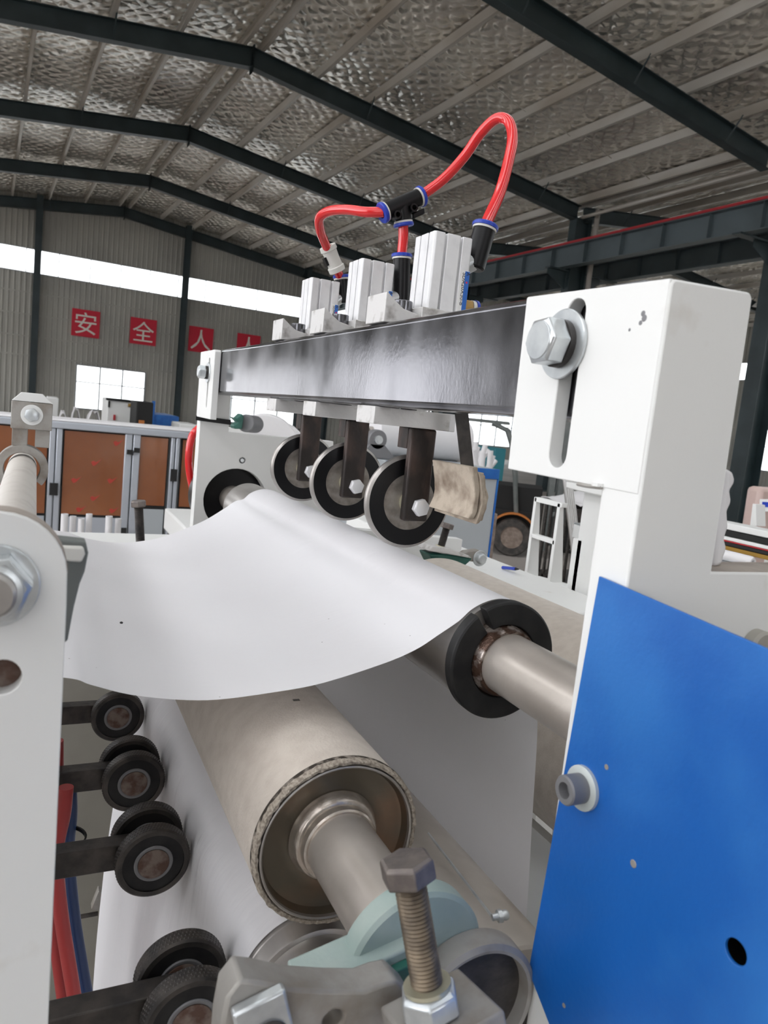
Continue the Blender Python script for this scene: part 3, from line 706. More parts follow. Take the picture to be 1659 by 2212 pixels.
# ---- rollers
AX = (.381, 1.499); A_R = .0485
t = thing('guide_roller', 'grey steel guide roller with black end collar and stout shaft', 'roller', (AX[0], .9, AX[1]))
ax = lambda y: (AX[0], y, AX[1])
MB().cyl(ax(.5420), ax(1.400), A_R, n=64).build('roller_body', 'steel', t)
MB().lathe(ax(.5405), (0, 1, 0), [(-.012, .03), (-.012, A_R+.0012), (0, A_R+.0012), (0, .03)], 56, closed=True).build('end_ring', 'steel', t)
cl = MB(); n = 48; R1 = .0535
prof = [(.5165, .033), (.5165, .0515), (.5180, R1), (.5280, R1), (.5280, .033)]
for half, (d0, d1) in enumerate(((-12, 118), (128, 342))):
    k = int((d1-d0)/5); vs = []; fs = []; m_ = len(prof)
    for i in range(k+1):
        a = math.radians(d0+(d1-d0)*i/k)
        for (y, r) in prof: vs.append((AX[0]+r*math.cos(a), y, AX[1]+r*math.sin(a)))
    for i in range(k):
        for j in range(m_): fs.append((i*m_+j, i*m_+(j+1) % m_, (i+1)*m_+(j+1) % m_, (i+1)*m_+j))
    fs += [tuple(range(m_)), tuple(k*m_+j for j in range(m_-1, -1, -1))]
    MB().add(vs, fs).build('end_collar', 'black_rubber', t, bevel=.0008)
MB().lathe(ax(.5200), (0, 1, 0), [(.003, .026), (.003, .0345), (.006, .0350), (.020, .0350), (.020, .026)], 48, closed=True).build('bearing', 'grease_steel', t)
MB().lathe(ax(.5165), (0, 1, 0), [(-.006, .0265), (-.007, .0295), (-.002, .0315), (.006, .0335), (.006, .0265)], 48, closed=True).build('seal_ring', 'grease_steel', t)
MB().cyl(ax(.3245), ax(1.60), .0268, n=48).build('shaft', 'shaft_steel', t)

BXZ = (.2135, 1.388); B_R = .0640; BY0 = .460
t = thing('felt_roller', 'cream felt covered roller with open metal end, below the hanging paper', 'roller', (BXZ[0], .9, BXZ[1]))
bp = lambda y: (BXZ[0], y, BXZ[1])
MB().lathe(bp(0), (0, 1, 0), [(BY0+.0065, .057), (BY0+.0065, B_R-.0002), (BY0+.010, B_R), (1.300, B_R), (1.300, .057)], 96, closed=True).build('felt_sleeve', 'felt', t)
rnd = random.Random(3); vs = []; fs = []; n = 140                      # frayed, dirty rim
prf = [(BY0+.0068, B_R+.0002), (BY0+.0030, B_R+.0004), (BY0, B_R-.0010), (BY0+.0004, B_R-.0030), (BY0+.0045, B_R-.0042)]
for i in range(n):
    a = 2*math.pi*i/n
    for j, (y, r) in enumerate(prf): vs.append((BXZ[0]+(r+rnd.uniform(-.0006, .0007))*math.cos(a), y+rnd.uniform(-.0007, .0006)*(j > 0), BXZ[1]+(r+rnd.uniform(-.0004, .0004))*math.sin(a)))
m_ = len(prf)
for i in range(n):
    for j in range(m_-1): fs.append((i*m_+j, i*m_+j+1, ((i+1) % n)*m_+j+1, ((i+1) % n)*m_+j))
MB().add(vs, fs).build('frayed_rim', 'felt_edge', t, fix=False)
MB().lathe(bp(0), (0, 1, 0), [(BY0+.0090, B_R+.0001), (BY0+.0078, B_R+.0006), (BY0+.0058, B_R+.0006), (BY0+.0048, B_R+.0002)], 96, caps=False).build('dirt_line', 'soil', t, fix=False)
MB().lathe(bp(BY0), (0, 1, 0), [(.0040, .0600), (.0004, .0598), (0, .0590), (.0006, .0580), (.004, .0574)], 72, caps=False).build('metal_lip', 'steel', t, fix=False)
MB().lathe(bp(BY0), (0, 1, 0), [(.003, .0576), (.0095, .0555), (.0110, .0530), (.0118, .0440), (.0124, .0432), (.0130, .0330), (.0130, .0260)], 72, caps=False).build('end_disc', 'roll_end', t, fix=False)
MB().lathe(bp(BY0), (0, 1, 0), [(.0132, .0345), (.0120, .0350), (.0045, .0322), (.0030, .0305), (.0028, .0290), (-.0030, .0282), (-.0042, .0270), (-.0042, .0256)], 64, caps=False).build('shaft_collar', 'collar_steel', t, fix=False)
MB().cyl(bp(.3525), bp(1.318), .0256, n=56).build('shaft', 'shaft_steel', t)
p = bp(0); qq = ony(672, 1573, .56)
MB().obox(Vector((BXZ[0]-.001, .575, BXZ[1]+B_R)), (1, 0, 0), (0, 1, 0), (0, 0, 1), .0028, .0016, .0004).build('stain', 'dirt', t)

FXZ = (.2063, 1.2665); F_R = .0520
t = thing('steel_roller', 'polished steel roller under the felt roller with a bare grooved end', 'roller', (FXZ[0], .9, FXZ[1]))
MB().lathe((FXZ[0], 0, FXZ[1]), (0, 1, 0), [(.448, .020), (.448, F_R-.006), (.4505, F_R-.004), (.462, F_R-.004), (.463, F_R-.0005), (.465, F_R), (.4785, F_R), (.4790, F_R-.0008), (.4798, F_R-.0008), (.4803, F_R), (1.34, F_R), (1.34, .020)], 80, closed=True).build('roller_body', 'steel', t)
MB().cyl((FXZ[0], .40, FXZ[1]), (FXZ[0], 1.49, FXZ[1]), .020, n=32).build('shaft', 'dark_steel', t)
DXZ = (.3193, 1.290); D_R = .0550
t = thing('steel_roller', 'smooth grey steel roller at the lower right beside the blue cover', 'roller', (DXZ[0], .9, DXZ[1]))
MB().lathe((DXZ[0], 0, DXZ[1]), (0, 1, 0), [(.372, .02), (.372, D_R-.002), (.374, D_R), (1.42, D_R), (1.42, .02)], 80, closed=True).build('roller_body', 'shaft_steel', t)
MB().cyl((DXZ[0], .3695, DXZ[1]), (DXZ[0], 1.49, DXZ[1]), .0195, n=28).build('shaft', 'dark_steel', t)
EXZ = (.7433, 1.2876); E_R = .1455
t = thing('felt_roller', 'large cream felt drum behind the guide roller shaft', 'roller', (EXZ[0], .9, EXZ[1]))
MB().lathe((EXZ[0], 0, EXZ[1]), (0, 1, 0), [(.335, .03), (.335, E_R-.002), (.338, E_R), (1.265, E_R), (1.268, E_R-.002), (1.268, .03)], 112, closed=True).build('felt_sleeve', 'felt', t)
MB().cyl((EXZ[0], .327, EXZ[1]), (EXZ[0], 1.44, EXZ[1]), .028, n=32).build('shaft', 'shaft_steel', t)

# ---- round housing in front of the lower right roller
hc = ony(1030, 2188, .3190); HXZ = (hc.x, hc.z); HR_ = .0425
t = thing('bearing_housing', 'round grey bearing ring with a dark recessed face and grease nipple', 'bearing housing', (HXZ[0], .33, HXZ[1]))
MB().lathe((HXZ[0], .3190, HXZ[1]), (0, 1, 0), [(.012, .010), (.010, HR_*.84), (.0005, HR_*.87), (0, HR_*.92), (.002, HR_*.99), (.0155, HR_), (.0155, .010)], 72, closed=True).build('ring', 'cast_grey', t)
MB().lathe((HXZ[0], .3275, HXZ[1]), (0, 1, 0), [(0, HR_*.85), (.003, HR_*.85)], 56).build('recessed_face', 'dark_steel', t)
g = ony(1072, 1985, .345)
t2 = MB().lathe(ony(1063, 1982, .36), (.8, -.15, .1), [(0, .0022), (.004, .0022), (.004, .0040), (.0065, .0042), (.0065, .0028), (.0095, .0034), (.011, .0028)], 14).build('grease_nipple', 'zinc', t)
MB().cyl(ony(925, 1800, .47), ony(1066, 1984, .362), .0010, n=6).build('highlight_streak', 'zinc', t2)  # thin zinc rod drawn for the specular streak along the roller

# ---- paper: sagging sheet, over the guide roller, then down behind the felt roller
near = [(-.60, 1.468), (-.55, 1.4895), (-.30, 1.505), (-.14, 1.512), (-.04, 1.507), (.0256, 1.4975), (.0438, 1.492), (.0755, 1.4832), (.126, 1.4760), (.18, 1.4775), (.2184, 1.4815), (.2706, 1.4950), (.302, 1.5068), (.323, 1.5195)]  # run on far left, out of view, to shade the lower rollers
far = [(-.58, 1.470), (-.55, 1.4895), (-.30, 1.487), (-.14, 1.483), (-.04, 1.476), (.0300, 1.4660), (.055, 1.4600), (.0801, 1.4535), (.1313, 1.4475), (.1700, 1.4500), (.2067, 1.4585), (.2682, 1.4867), (.306, 1.5120), (.325, 1.5260)]
ar = [(AX[0]+(A_R+.0035)*math.cos(math.radians(a)), AX[1]+(A_R+.0035)*math.sin(math.radians(a))) for a in (142, 125, 108, 90, 70, 50, 30, 12)]
tail = [(.4350, 1.478), (.4395, 1.44), (.4450, 1.40), (.4530, 1.32), (.4610, 1.24), (.4660, 1.15), (.4680, 1.0), (.4680, .80)]
cn = crom([(x, 0, z) for x, z in near+ar+tail], 7); cf = crom([(x, 0, z) for x, z in far+ar+tail], 7)
PY0, PY1 = .5345, 1.285
def sheet(a, b):
    i = min(int(round(a*(len(cn)-1))), len(cn)-1); p, q = cn[i], cf[i]
    s = b; x = p.x*(1-s)+q.x*s; z = p.z*(1-s)+q.z*s
    fr = (i-21)/(len(cn)-22)
    wob = 0
    if 0 < fr < .40:
        wob = .0012*math.sin(b*19+fr*30)*math.sin(min(fr/.4, 1)*math.pi)
        wob += .0035*math.exp(-((fr-.13)/.035)**2)*math.exp(-((b-1)/.10)**2)
    edge = .0016*math.sin(fr*23)*(1 if b < .01 else 0)
    return (x, PY0+(PY1-PY0)*b+edge, z+wob)
pw = MB().grid(sheet, len(cn), 70).build('paper_web', 'paper', None, sharp=180, fix=False)
tag(pw, 'white paper sheet sagging from the guide roller across the middle', 'paper web')
sp = thing('paper_speck', 'tiny black fleck lying on the sagging paper sheet', 'fleck', onz(262, 1346, 1.4845))
c = Vector(sp['_w'])
MB().lathe(c+Vector((0, 0, -.0004)), (.1, .05, 1), [(0, .0012), (.0012, .0016), (.0018, .0006)], 9).build('fleck', 'ink', sp)

t = thing('added_idler_roller', 'added steel idler roller out of view far left, carrying the paper', 'roller', (-.55, .9, 1.44))  # added out of view to carry the lengthened, shading sheet
MB().cyl((-.55, .50, 1.438), (-.55, 1.32, 1.438), .0465, n=48).build('roller_body', 'steel', t)
MB().cyl((-.55, .40, 1.442), (-.55, 1.42, 1.442), .016, n=24).build('shaft', 'dark_steel', t)
for y in (.40, 1.40): MB().box(-.60, -.50, y, y+.02, 0, 1.50).build('stand_plate', 'white_paint', t)
# ---- paper web coming up from below over the lower steel roller
wp = [(FXZ[0]+(F_R+.0012)*math.cos(math.radians(a)), FXZ[1]+(F_R+.0012)*math.sin(math.radians(a))) for a in (74, 88, 100, 112, 124, 136, 148, 160, 170, 180)]
dp = [(.1520, 1.235), (.1500, 1.19), (.1450, 1.13), (.1390, 1.07), (.1330, 1.00), (.1280, .92), (.1250, .84), (.1235, .74), (.122, .60), (.121, .45)]
cw = crom([(x, 0, z) for x, z in wp+dp], 6)
def web2(a, b):
    i = min(int(round(a*(len(cw)-1))), len(cw)-1); p = cw[i]; fr = i/(len(cw)-1)
    h = max(0, fr-.48)
    x = p.x+h*.028*math.sin(b*11+fr*2)+.006*h*math.sin(b*31)
    e = .010*math.sin(fr*19)*h*(b > .98)
    return (x, .4830+(1.15-.4830)*b+e, p.z)
o = MB().grid(web2, len(cw), 60).build('paper_web', 'paper_creased', None, sharp=180, fix=False)
tag(o, 'white paper web rising over the lower steel roller at the left', 'paper web')

# ---- air hoses and push-in fittings
def collet(p, a, r, parent, ring='white_plastic'):
    a = Vector(a).normalized(); p = Vector(p)
    MB().lathe(p, a, [(0, r*.5), (0, r*.93), (.0022, r*.93), (.0022, r*.5)], 26, closed=True).build('grey_ring', ring, parent)
    MB().lathe(p+a*.0024, a, [(0, r*.5), (0, r), (.0030, r*1.02), (.0042, r*.95), (.0042, r*.5)], 26, closed=True).build('blue_collet', 'blue_plastic', parent)
T = ony(867, 447, .885); TL = ony(833, 457, .885); TR = ony(903, 427, .885); TD = ony(871, 478, .885)
t = thing('tee_fitting', 'black plastic push-in tee joining three red hoses', 'fitting', T)
m_ = MB(); m_.cyl(TL, TR, .0108, n=24); m_.cyl(T, TD, .0105, n=24); m_.build('tee_body', 'black_plastic', t)
run = (TR-TL).normalized(); dwn = (TD-T).normalized()
for s in (-.0125, .0125): MB().lathe(T+dwn*.007+run*s+Vector((0, -.012, 0)), (0, 1, 0), [(0, .0032), (0, .0052), (.012, .0055), (.012, .0032)], 16, closed=True).build('mounting_eye', 'black_plastic', t)
MB().obox(T+run*.022+dwn*.016, run, dwn, (0, 1, 0), .009, .0035, .006).build('release_lug', 'black_plastic', t, bevel=.0015)
for p, a in ((TL, -run), (TR, run), (TD, dwn)): collet(p, a, .0128, t)
HR = .0064
def hose(name, pts, label, r=HR, material='red_hose', n=9):
    return tag(MB().tube(crom(pts, n), r, 18).build(name, material), label, 'hose')
e = ony(1047, 489, .70)
W1t = ony(709, 536, 1.045); W1b = ony(728, 583, 1.05)
loop_px = [(958, 387), (1003, 338), (1038, 288), (1072, 257), (1098, 262), (1107, 298), (1098, 350), (1080, 415), (1058, 465)]
pts = [TR+run*.002]+[ony(*q, .885-(.185)*(i+1)/10.0) for i, q in enumerate(loop_px)]+[e+Vector((-.002, 0, -.006))]
hose('air_hose', pts, 'red air hose arching in a tall loop to the nearest cylinder')
pts = [TL-run*.002]+[ony(x, y, d) for x, y, d in ((790, 458, .90), (750, 453, .93), (712, 456, .965), (691, 470, .99), (691, 495, 1.01), (700, 520, 1.03))]+[W1t+Vector((.002, 0, -.006))]
hose('air_hose', pts, 'red air hose bending left from the tee to the white fitting')
hose('air_hose', [TD, ony(871, 515, .885), ony(868, 548, .885)], 'short straight red hose dropping from the tee')
def elbow(top, bot, port, lab, r=.0118):
    t = thing('elbow_fitting', lab, 'fitting', bot, 'black elbow fittings')
    a = (top-bot).normalized()
    m_ = MB(); m_.lathe(bot, a, [(-.010, r*.8), (-.008, r*.98), (0, r), ((top-bot).length, r)], 26); m_.build('elbow_body', 'black_plastic', t)
    MB().cyl(bot, port, r*.8, n=20).build('threaded_stub', 'zinc', t)
    collet(top, a, r*1.18, t); return t
elbow(e+Vector((0, 0, -.004)), ony(1028, 562, .70), Vector((.3952, .700, 1.862)), 'black elbow with blue collar at the nearest cylinder')
elbow(ony(868, 560, .885), ony(866, 640, .885), Vector((.3952, .885, 1.846)), 'black elbow with blue collar beside the middle cylinder', .0112)
elbow(ony(738, 604, 1.066), ony(742, 640, 1.066), Vector((.3952, 1.066, 1.862)), 'black elbow partly hidden behind the farthest cylinder', .0105)
t = thing('inline_fitting', 'cream plastic inline valve on the left red hose', 'fitting', W1b)
a = (W1b-W1t).normalized(); L = (W1b-W1t).length
MB().lathe(W1t, a, [(-.003, .0075), (-.003, .0120), (.003, .0125), (.004, .0108), (L*.5, .0102), (L-.006, .0108), (L-.005, .0125), (L+.002, .0120), (L+.002, .0075)], 26, closed=True).build('valve_body', 'white_plastic', t)
MB().obox(W1t+a*L*.55+Vector((-.010, 0, -.004)), a, (0, 1, 0), a.cross(Vector((0, 1, 0))), .006, .004, .003).build('lever', 'black_plastic', t)
hose('air_hose', [W1b-a*.002, ony(733, 594, 1.06), ony(738, 606, 1.064)], 'very short red hose between the cream valve and the farthest cylinder')
t = thing('brass_fitting', 'brass hexagon fitting with blue collar low on the nearest cylinder', 'fitting', (.405, .70, 1.822))
b0 = Vector((.3950, .692, 1.8235))
MB().lathe(b0, (1, 0, 0), [(0, .0085), (.013, .0085), (.0145, .0075)], 6, phase=.2).build('brass_nut', 'brass', t, bevel=.0006)
MB().lathe(b0+Vector((.0146, 0, 0)), (1, 0, 0), [(0, .006), (0, .0080), (.004, .0078), (.004, .006)], 22, closed=True).build('grey_ring', 'white_plastic', t)
MB().lathe(b0+Vector((.0188, 0, 0)), (1, 0, 0), [(0, .004), (0, .0088), (.003, .0085), (.003, .004)], 22, closed=True).build('blue_collet', 'blue_plastic', t)

# ---- blue cover at the right
t = thing('cover_panel', 'bright blue sheet metal cover with one round hole, lower right', 'cover', (.288, .2, 1.37))
bq = [onx(1145, 2096, .2885), onx(1190, 2212, .2885)]
poly = [(.3124, 1.6250), (bq[0].y, bq[0].z), (bq[1].y, bq[1].z), (.280, 1.30), (.09, 1.28), (.09, 1.6125)]
MB().prism(poly, 'yz', .2872, .2890, holes=[circ(.1949, 1.4840, .0056, 26)]).build('panel', 'blue_paint', t, bevel=.0003)
MB().prism([(.285, 1.31), (.10, 1.29), (.10, 1.585), (.285, 1.595)], 'yz', .312, .314).build('dark_backing', 'dark_gap', t)  # near-black sheet added so the hole shows shade behind it
sw = Vector((.2872, .3005, 1.5057))
s_ = MB().lathe(sw, (-1, 0, 0), [(0, .0125), (.0022, .0125), (.0024, .0122)], 36).build('washer', 'pale_zinc', t)
h = MB().lathe(sw+Vector((-.0025, 0, 0)), (-1, 0, 0), [(0, .0083), (.0105, .0083), (.0115, .0075), (.0115, .0046), (.0055, .0044)], 36).build('socket_screw', 'groove', t)
for (px, py, r) in ((1368, 1866, .0022), (1218, 2172, .0014), (1310, 1657, .0016)):
    p = onx(px, py, .2871); MB().lathe(p, (-1, 0, 0), [(0, r), (.00015, r*.9)], 9).build('paint_chip', 'cast_grey', t)

# ---- near left plate with stud, and the beige shaft beyond it
t = thing('side_plate', 'blurred white side plate with a large nut at the left edge', 'machine frame', (-.1, .345, 1.0)); LP = t
pl = [(-.30, 1.0), (-.30, 1.648), (-.020, 1.6455)]+arc(-.0122, 1.6175, .0275, 88, 4, 8)+[(.0156, 1.605), (.0168, 1.40), (.0172, 1.0)]
MB().prism(pl, 'xz', .340, .356, holes=[circ(-.0085, 1.5735, .0078, 24)]).build('plate', 'white_paint', t, bevel=.0012)
MB().prism(arc(-.0122, 1.6175, .0279, 100, 2, 12)+arc(-.0122, 1.6175, .0270, 2, 100, 12), 'xz', .3440, .3565).build('worn_edge', 'rubbed_edge', t)
MB().cyl((-.0085, .349, 1.5735), (-.0085, .357, 1.5735), .0078, n=20).build('hole_plug', 'rust', t)
c = Vector((-.0128, .340, 1.6140))
hexbolt(t, c, (0, -1, 0), .0152, .011, name='nut', washer=.0178, wt=.0025, phase=.15)
MB().lathe(c+Vector((0, -.0130, 0)), (0, -1, 0), [(0, .0092), (.005, .0092), (.0065, .0078)], 26).build('stud', 'steel', t)
MB().lathe(c+Vector((0, -.0128, 0)), (0, -1, 0), [(0, .0092), (0, .0105), (.0008, .0105), (.0008, .0092)], 26, closed=True).build('stud_gap', 'dark_gap', t)
LX, LZ = -.0148, 1.5690
t = thing('round_bar', 'beige painted round bar running back from the left side plate', 'bar', (LX, .8, LZ))
MB().cyl((LX, .357, LZ), (LX, 1.275, LZ), .0200, n=40).build('bar', 'felt', t)
t.children[0].data.materials[0] = mat('beige_paint', (.58, .545, .50), .5, col2=(.46, .42, .38), scale=30, lo=.5, hi=.8)
t = thing('split_clamp', 'grey split ring clamp with bolted lugs on the beige bar', 'clamp', (LX, 1.23, LZ))
ry0, ry1 = 1.215, 1.245
MB().prism(arc(LX, LZ, .0360, -40, 268, 40)+arc(LX, LZ, .0245, 268, -40, 40), 'xz', ry0, ry1).build('ring', 'cast_grey', t, bevel=.001)
MB().box(LX-.015, LX+.006, ry0+.002, ry1, LZ+.0345, LZ+.1000).build('lug', 'cast_grey', t, bevel=.001)
MB().box(LX+.016, LX+.036, ry0+.002, ry1, LZ+.0340, LZ+.1000).build('lug', 'cast_grey', t, bevel=.001)
MB().prism([(LX-.017, LZ+.1005), (LX-.005, LZ+.113), (LX+.024, LZ+.113), (LX+.038, LZ+.1005)], 'xz', ry0-.004, ry1).build('top_plate', 'white_paint', t, bevel=.001)
MB().box(LX-.017, LX+.038, ry0-.004, ry0+.0015, LZ+.060, LZ+.1000).build('front_plate', 'cast_grey', t, bevel=.001)
hexbolt(t, (LX+.0105, ry0-.0041, LZ+.0815), (0, -1, 0), .0105, .006, washer=.0150, wt=.002, wmat='white_paint', material='zinc')
t = thing('guide_finger', 'dark wedge shaped guide with a glossy white cap beside the left plate', 'guide', ony(160, 1300, .375))
gp = [ony(*q, .372) for q in [(120, 1165), (186, 1172), (191, 1195), (183, 1235), (172, 1262), (160, 1310), (146, 1385), (120, 1400)]]
MB().prism([(p.x, p.z) for p in gp], 'xz', .372, .384).build('guide_body', 'truck_grey', t, bevel=.0008)
gp = [ony(*q, .3705) for q in [(130, 1178), (180, 1180), (184, 1196), (176, 1214), (150, 1212), (130, 1208)]]
MB().prism([(p.x, p.z) for p in gp], 'xz', .3690, .3722).build('cap', 'white_plastic', t, bevel=.001)
t = thing('support_post', 'dark steel post carrying the press wheel arms behind the left plate', 'post', (-.12, .7, 0))
MB().box(-.16, -.10, .44, 1.08, 1.24, 1.30).build('cross_bar', 'dark_steel', t, bevel=.002)
MB().box(-.16, -.10, .90, .96, 0.0, 1.24).build('post', 'dark_steel', t, bevel=.002)

# ---- press wheels on arms along the lower roller
NX, NZ, NR = .1165, 1.2655, .0338
def press(lab, y, both=True):
    t = thing('press_wheel_arm', lab, 'press wheel', (NX, y, NZ), 'press wheel arms')
    for k, yy in enumerate((y, y+.040) if both else (y,)):
        w_ = MB().lathe((NX, yy, NZ), (0, 1, 0), [(-.0075, NR*.83), (-.0075, NR*.95), (-.0060, NR), (.0060, NR), (.0075, NR*.95), (.0075, NR*.83)], 64, closed=True).build('tread', 'dark_steel', t)
        kn = MB(); nk = 72
        for i in range(nk):
            a = 2*math.pi*i/nk
            for j, q in enumerate((-.0048, -.0016, .0016, .0048)):
                aa = a+(j % 2)*math.pi/nk; c = Vector((NX+NR*math.cos(aa), yy+q, NZ+NR*math.sin(aa)))
                er = Vector((math.cos(aa), 0, math.sin(aa))); et = Vector((-math.sin(aa), 0, math.cos(aa)))
                kn.add([c+et*.0012, c+Vector((0, .0014, 0)), c-et*.0012, c-Vector((0, .0014, 0)), c+er*.0005], [(0, 1, 4), (1, 2, 4), (2, 3, 4), (3, 0, 4)])
        o = kn.build('knurling', 'dark_steel', w_, fix=False); o['kind'] = 'stuff'
        MB().lathe((NX, yy, NZ), (0, 1, 0), [(-.0062, NR*.52), (-.0062, NR*.83), (.0062, NR*.83), (.0062, NR*.52)], 48, closed=True).build('black_ring', 'black_rubber', t)
        MB().lathe((NX, yy, NZ), (0, 1, 0), [(-.0070, NR*.42), (-.0074, NR*.44), (-.0074, NR*.50), (-.0068, NR*.525), (.007, NR*.525), (.007, NR*.42)], 40, closed=True).build('bearing', 'groove', t)
        MB().lathe((NX, yy, NZ), (0, 1, 0), [(-.0088, NR*.34), (-.0080, NR*.42), (.008, NR*.42), (.0088, NR*.34)], 36).build('axle_end', 'rust', t)
    ya = y+.0105
    MB().box(-.0995, NX+.012, ya, ya+.019, NZ-.0125, NZ+.0125).build('arm', 'dark_steel', t, bevel=.0012)
    MB().cyl((NX, y+.006, NZ), (NX, ya+.0001, NZ), .009, n=20).build('spacer', 'steel', t)
    return t
press('knurled press wheel pair half hidden by the cast bracket at the bottom', .472)
press('knurled press wheel pair just above the lowest one, nearest in full view', .664)
press('knurled press wheel pair second from the top of the row', .818)
press('topmost knurled press wheel, just under the paper edge', 1.000, False)

# ---- hoses lower left
pr = [(143, 1700), (137, 1760), (123, 1830), (124, 1900), (134, 1990), (150, 2090), (168, 2200), (180, 2290)]
hose('air_hose', [ony(x, y, .80) for x, y in pr], 'dull red hose hanging down at the lower left', .0076, 'dull_red_hose')
pr = [(150, 1690), (152, 1760), (146, 1830), (150, 1900), (160, 1990), (176, 2090), (196, 2200), (212, 2290)]
hose('air_hose', [ony(x, y, .84) for x, y in pr], 'dark blue hose behind the dull red one', .0076, 'blue_hose')
pr = [(122, 1600), (122, 1700), (116, 1800), (112, 1900), (118, 2000), (132, 2120), (150, 2250)]
hose('air_hose', [ony(x, y, .87) for x, y in pr], 'dark red hose farthest left in the hose bundle', .0076, 'dull_red_hose')
c = ony(133, 1812, .82)
o = tag(MB().lathe(c, (.05, 0, 1), [(-.002, .024), (-.002, .026), (.002, .026), (.002, .024)], 28, closed=True).build('cable_tie', 'black_plastic'), 'black cable tie around the lower left hoses', 'cable tie')
o = thing('metal_clip', 'small dark metal clip beside the loose paper edge', 'clip', ony(212, 1940, 1.17))
g = [ony(*q, 1.17) for q in [(213, 1925), (232, 1930), (226, 1968), (197, 1965)]]
MB().prism([(p.x, p.z) for p in g], 'xz', 1.17, 1.185).build('clip_plate', 'cast_grey', o, bevel=.001)
MB().box(-.02, .125, 1.175, 1.18, g[2].z-.01, g[2].z-.005).build('clip_rod', 'dark_steel', o)

# ---- near bearing of the felt roller: green housing, cast bracket, long adjusting bolt
t = thing('pillow_block', 'pale green cast bearing block at the near end of the felt roller', 'bearing block', (BXZ[0], .33, 1.36))
MB().lathe((BXZ[0], .3350, BXZ[1]), (0, 1, 0), [(0, .010), (0, .041), (.002, .0435), (.015, .0435), (.017, .041), (.017, .0262), (.008, .0262)], 56, closed=True).build('housing', 'green_paint', t)
ex = Vector((.975, 0, .22)).normalized(); ez = Vector((-.22, 0, .975)).normalized()
MB().obox(Vector((.176, .3400, 1.3945)), ex, (0, 1, 0), ez, .036, .0140, .0075).build('foot', 'green_paint', t, bevel=.0015)
MB().obox(Vector((.184, .3230, 1.3935)), ex, (0, 1, 0), ez, .020, .0030, .0050).build('foot_rib', 'dark_green_paint', t, bevel=.001)
t = thing('bearing_bracket', 'grey cast bracket arm with a square pad in the foreground', 'bracket', (.17, .30, 1.38))
top = [(476, 2225), (488, 2160), (520, 2118), (560, 2122), (640, 2138), (720, 2142), (790, 2142), (826, 2128), (858, 2120), (890, 2150), (905, 2240)]
pp = [ony(*q, .3000) for q in top]; poly = [(p.x, p.z) for p in pp]+[(pp[-1].x, 1.30), (pp[0].x, 1.30)]
slp = ony(720, 2205, .3000)
MB().prism(poly, 'xz', .3000, .3180, holes=[circ(slp.x, slp.z, .0055, 18)]).build('arm', 'cast_grey', t, bevel=.0018)
N0 = Vector((.1837, .2758, 1.4267)); T0 = Vector((.1722, .2890, 1.4840)); ab = (T0-N0).normalized()
e1 = Vector((1, 0, 0)); e1 = (e1-ab*e1.dot(ab)).normalized(); e2 = ab.cross(e1)
MB().obox(N0-ab*.0185+e1*.005, e1, e2, ab, .0235, .0215, .0075).build('pad', 'cast_grey', t, bevel=.0016)
sq = ony(566, 2200, .2995)
nb = MB().obox(Vector((sq.x, .2965, sq.z)), Vector((.96, 0, .28)), (0, 1, 0), Vector((-.28, 0, .96)), .0128, .0033, .0150).build('square_washer', 'zinc', t, bevel=.0015)
MB().lathe(Vector((sq.x+.002, .2932, sq.z-.006)), (0, -1, 0), [(0, .0095), (.0015, .0095), (.0015, .007), (.004, .0068)], 26).build('stud', 'dark_steel', t)
def adj_bolt(N, T, lab, sc=1.0, tm='bolt_thread'):
    t = thing('adjusting_bolt', lab, 'bolt', N, 'adjusting bolts of the felt roller'); ab = (T-N).normalized(); L = (T-N).length
    prof = []; pitch = .0020; k = int((L+.004)/pitch)
    for i in range(k): prof += [(-.004+i*pitch, .0071*sc), (-.004+(i+.5)*pitch, .0080*sc)]
    MB().lathe(N, ab, prof, 28).build('threaded_shank', tm, t, sharp=80)
    MB().lathe(T-ab*.0055, ab, [(0, .0122*sc), (.0010, .0139*sc), (.0098*sc, .0139*sc), (.0113*sc, .0118*sc)], 6, phase=.35).build('hex_head', 'bolt_head', t, bevel=.0007)
    n_ = MB().lathe(N-ab*.0090, ab, [(-.0018, .0136*sc), (0, .0152*sc), (.0085, .0152*sc), (.0108, .0128*sc)], 6, phase=.1).build('lock_nut', 'zinc', t, bevel=.0008)
    MB().lathe(N+ab*.0020, ab, [(0, .0075*sc), (0, .0118*sc), (.0020, .0118*sc), (.0020, .0075*sc)], 30, closed=True).build('washer', 'yellow_zinc', n_)
    return t
adj_bolt(N0, T0, 'big rusty hexagon bolt standing in the foreground bracket')
adj_bolt(Vector((.178, 1.345, 1.430)), Vector((.1700, 1.345, 1.5060)), 'dark adjusting bolt rising behind the far edge of the sagging paper', 1.0, 'dark_steel')
t = thing('bearing_bracket', 'dark bracket under the far adjusting bolt, behind the paper', 'bracket', (.18, 1.36, 1.30))
MB().box(.13, .235, 1.344-.02, 1.344+.02, 1.375, 1.419).build('pad', 'cast_grey', t, bevel=.002)
MB().box(.15, .21, 1.366, 1.4995, 1.30, 1.40).build('arm', 'cast_grey', t, bevel=.002)

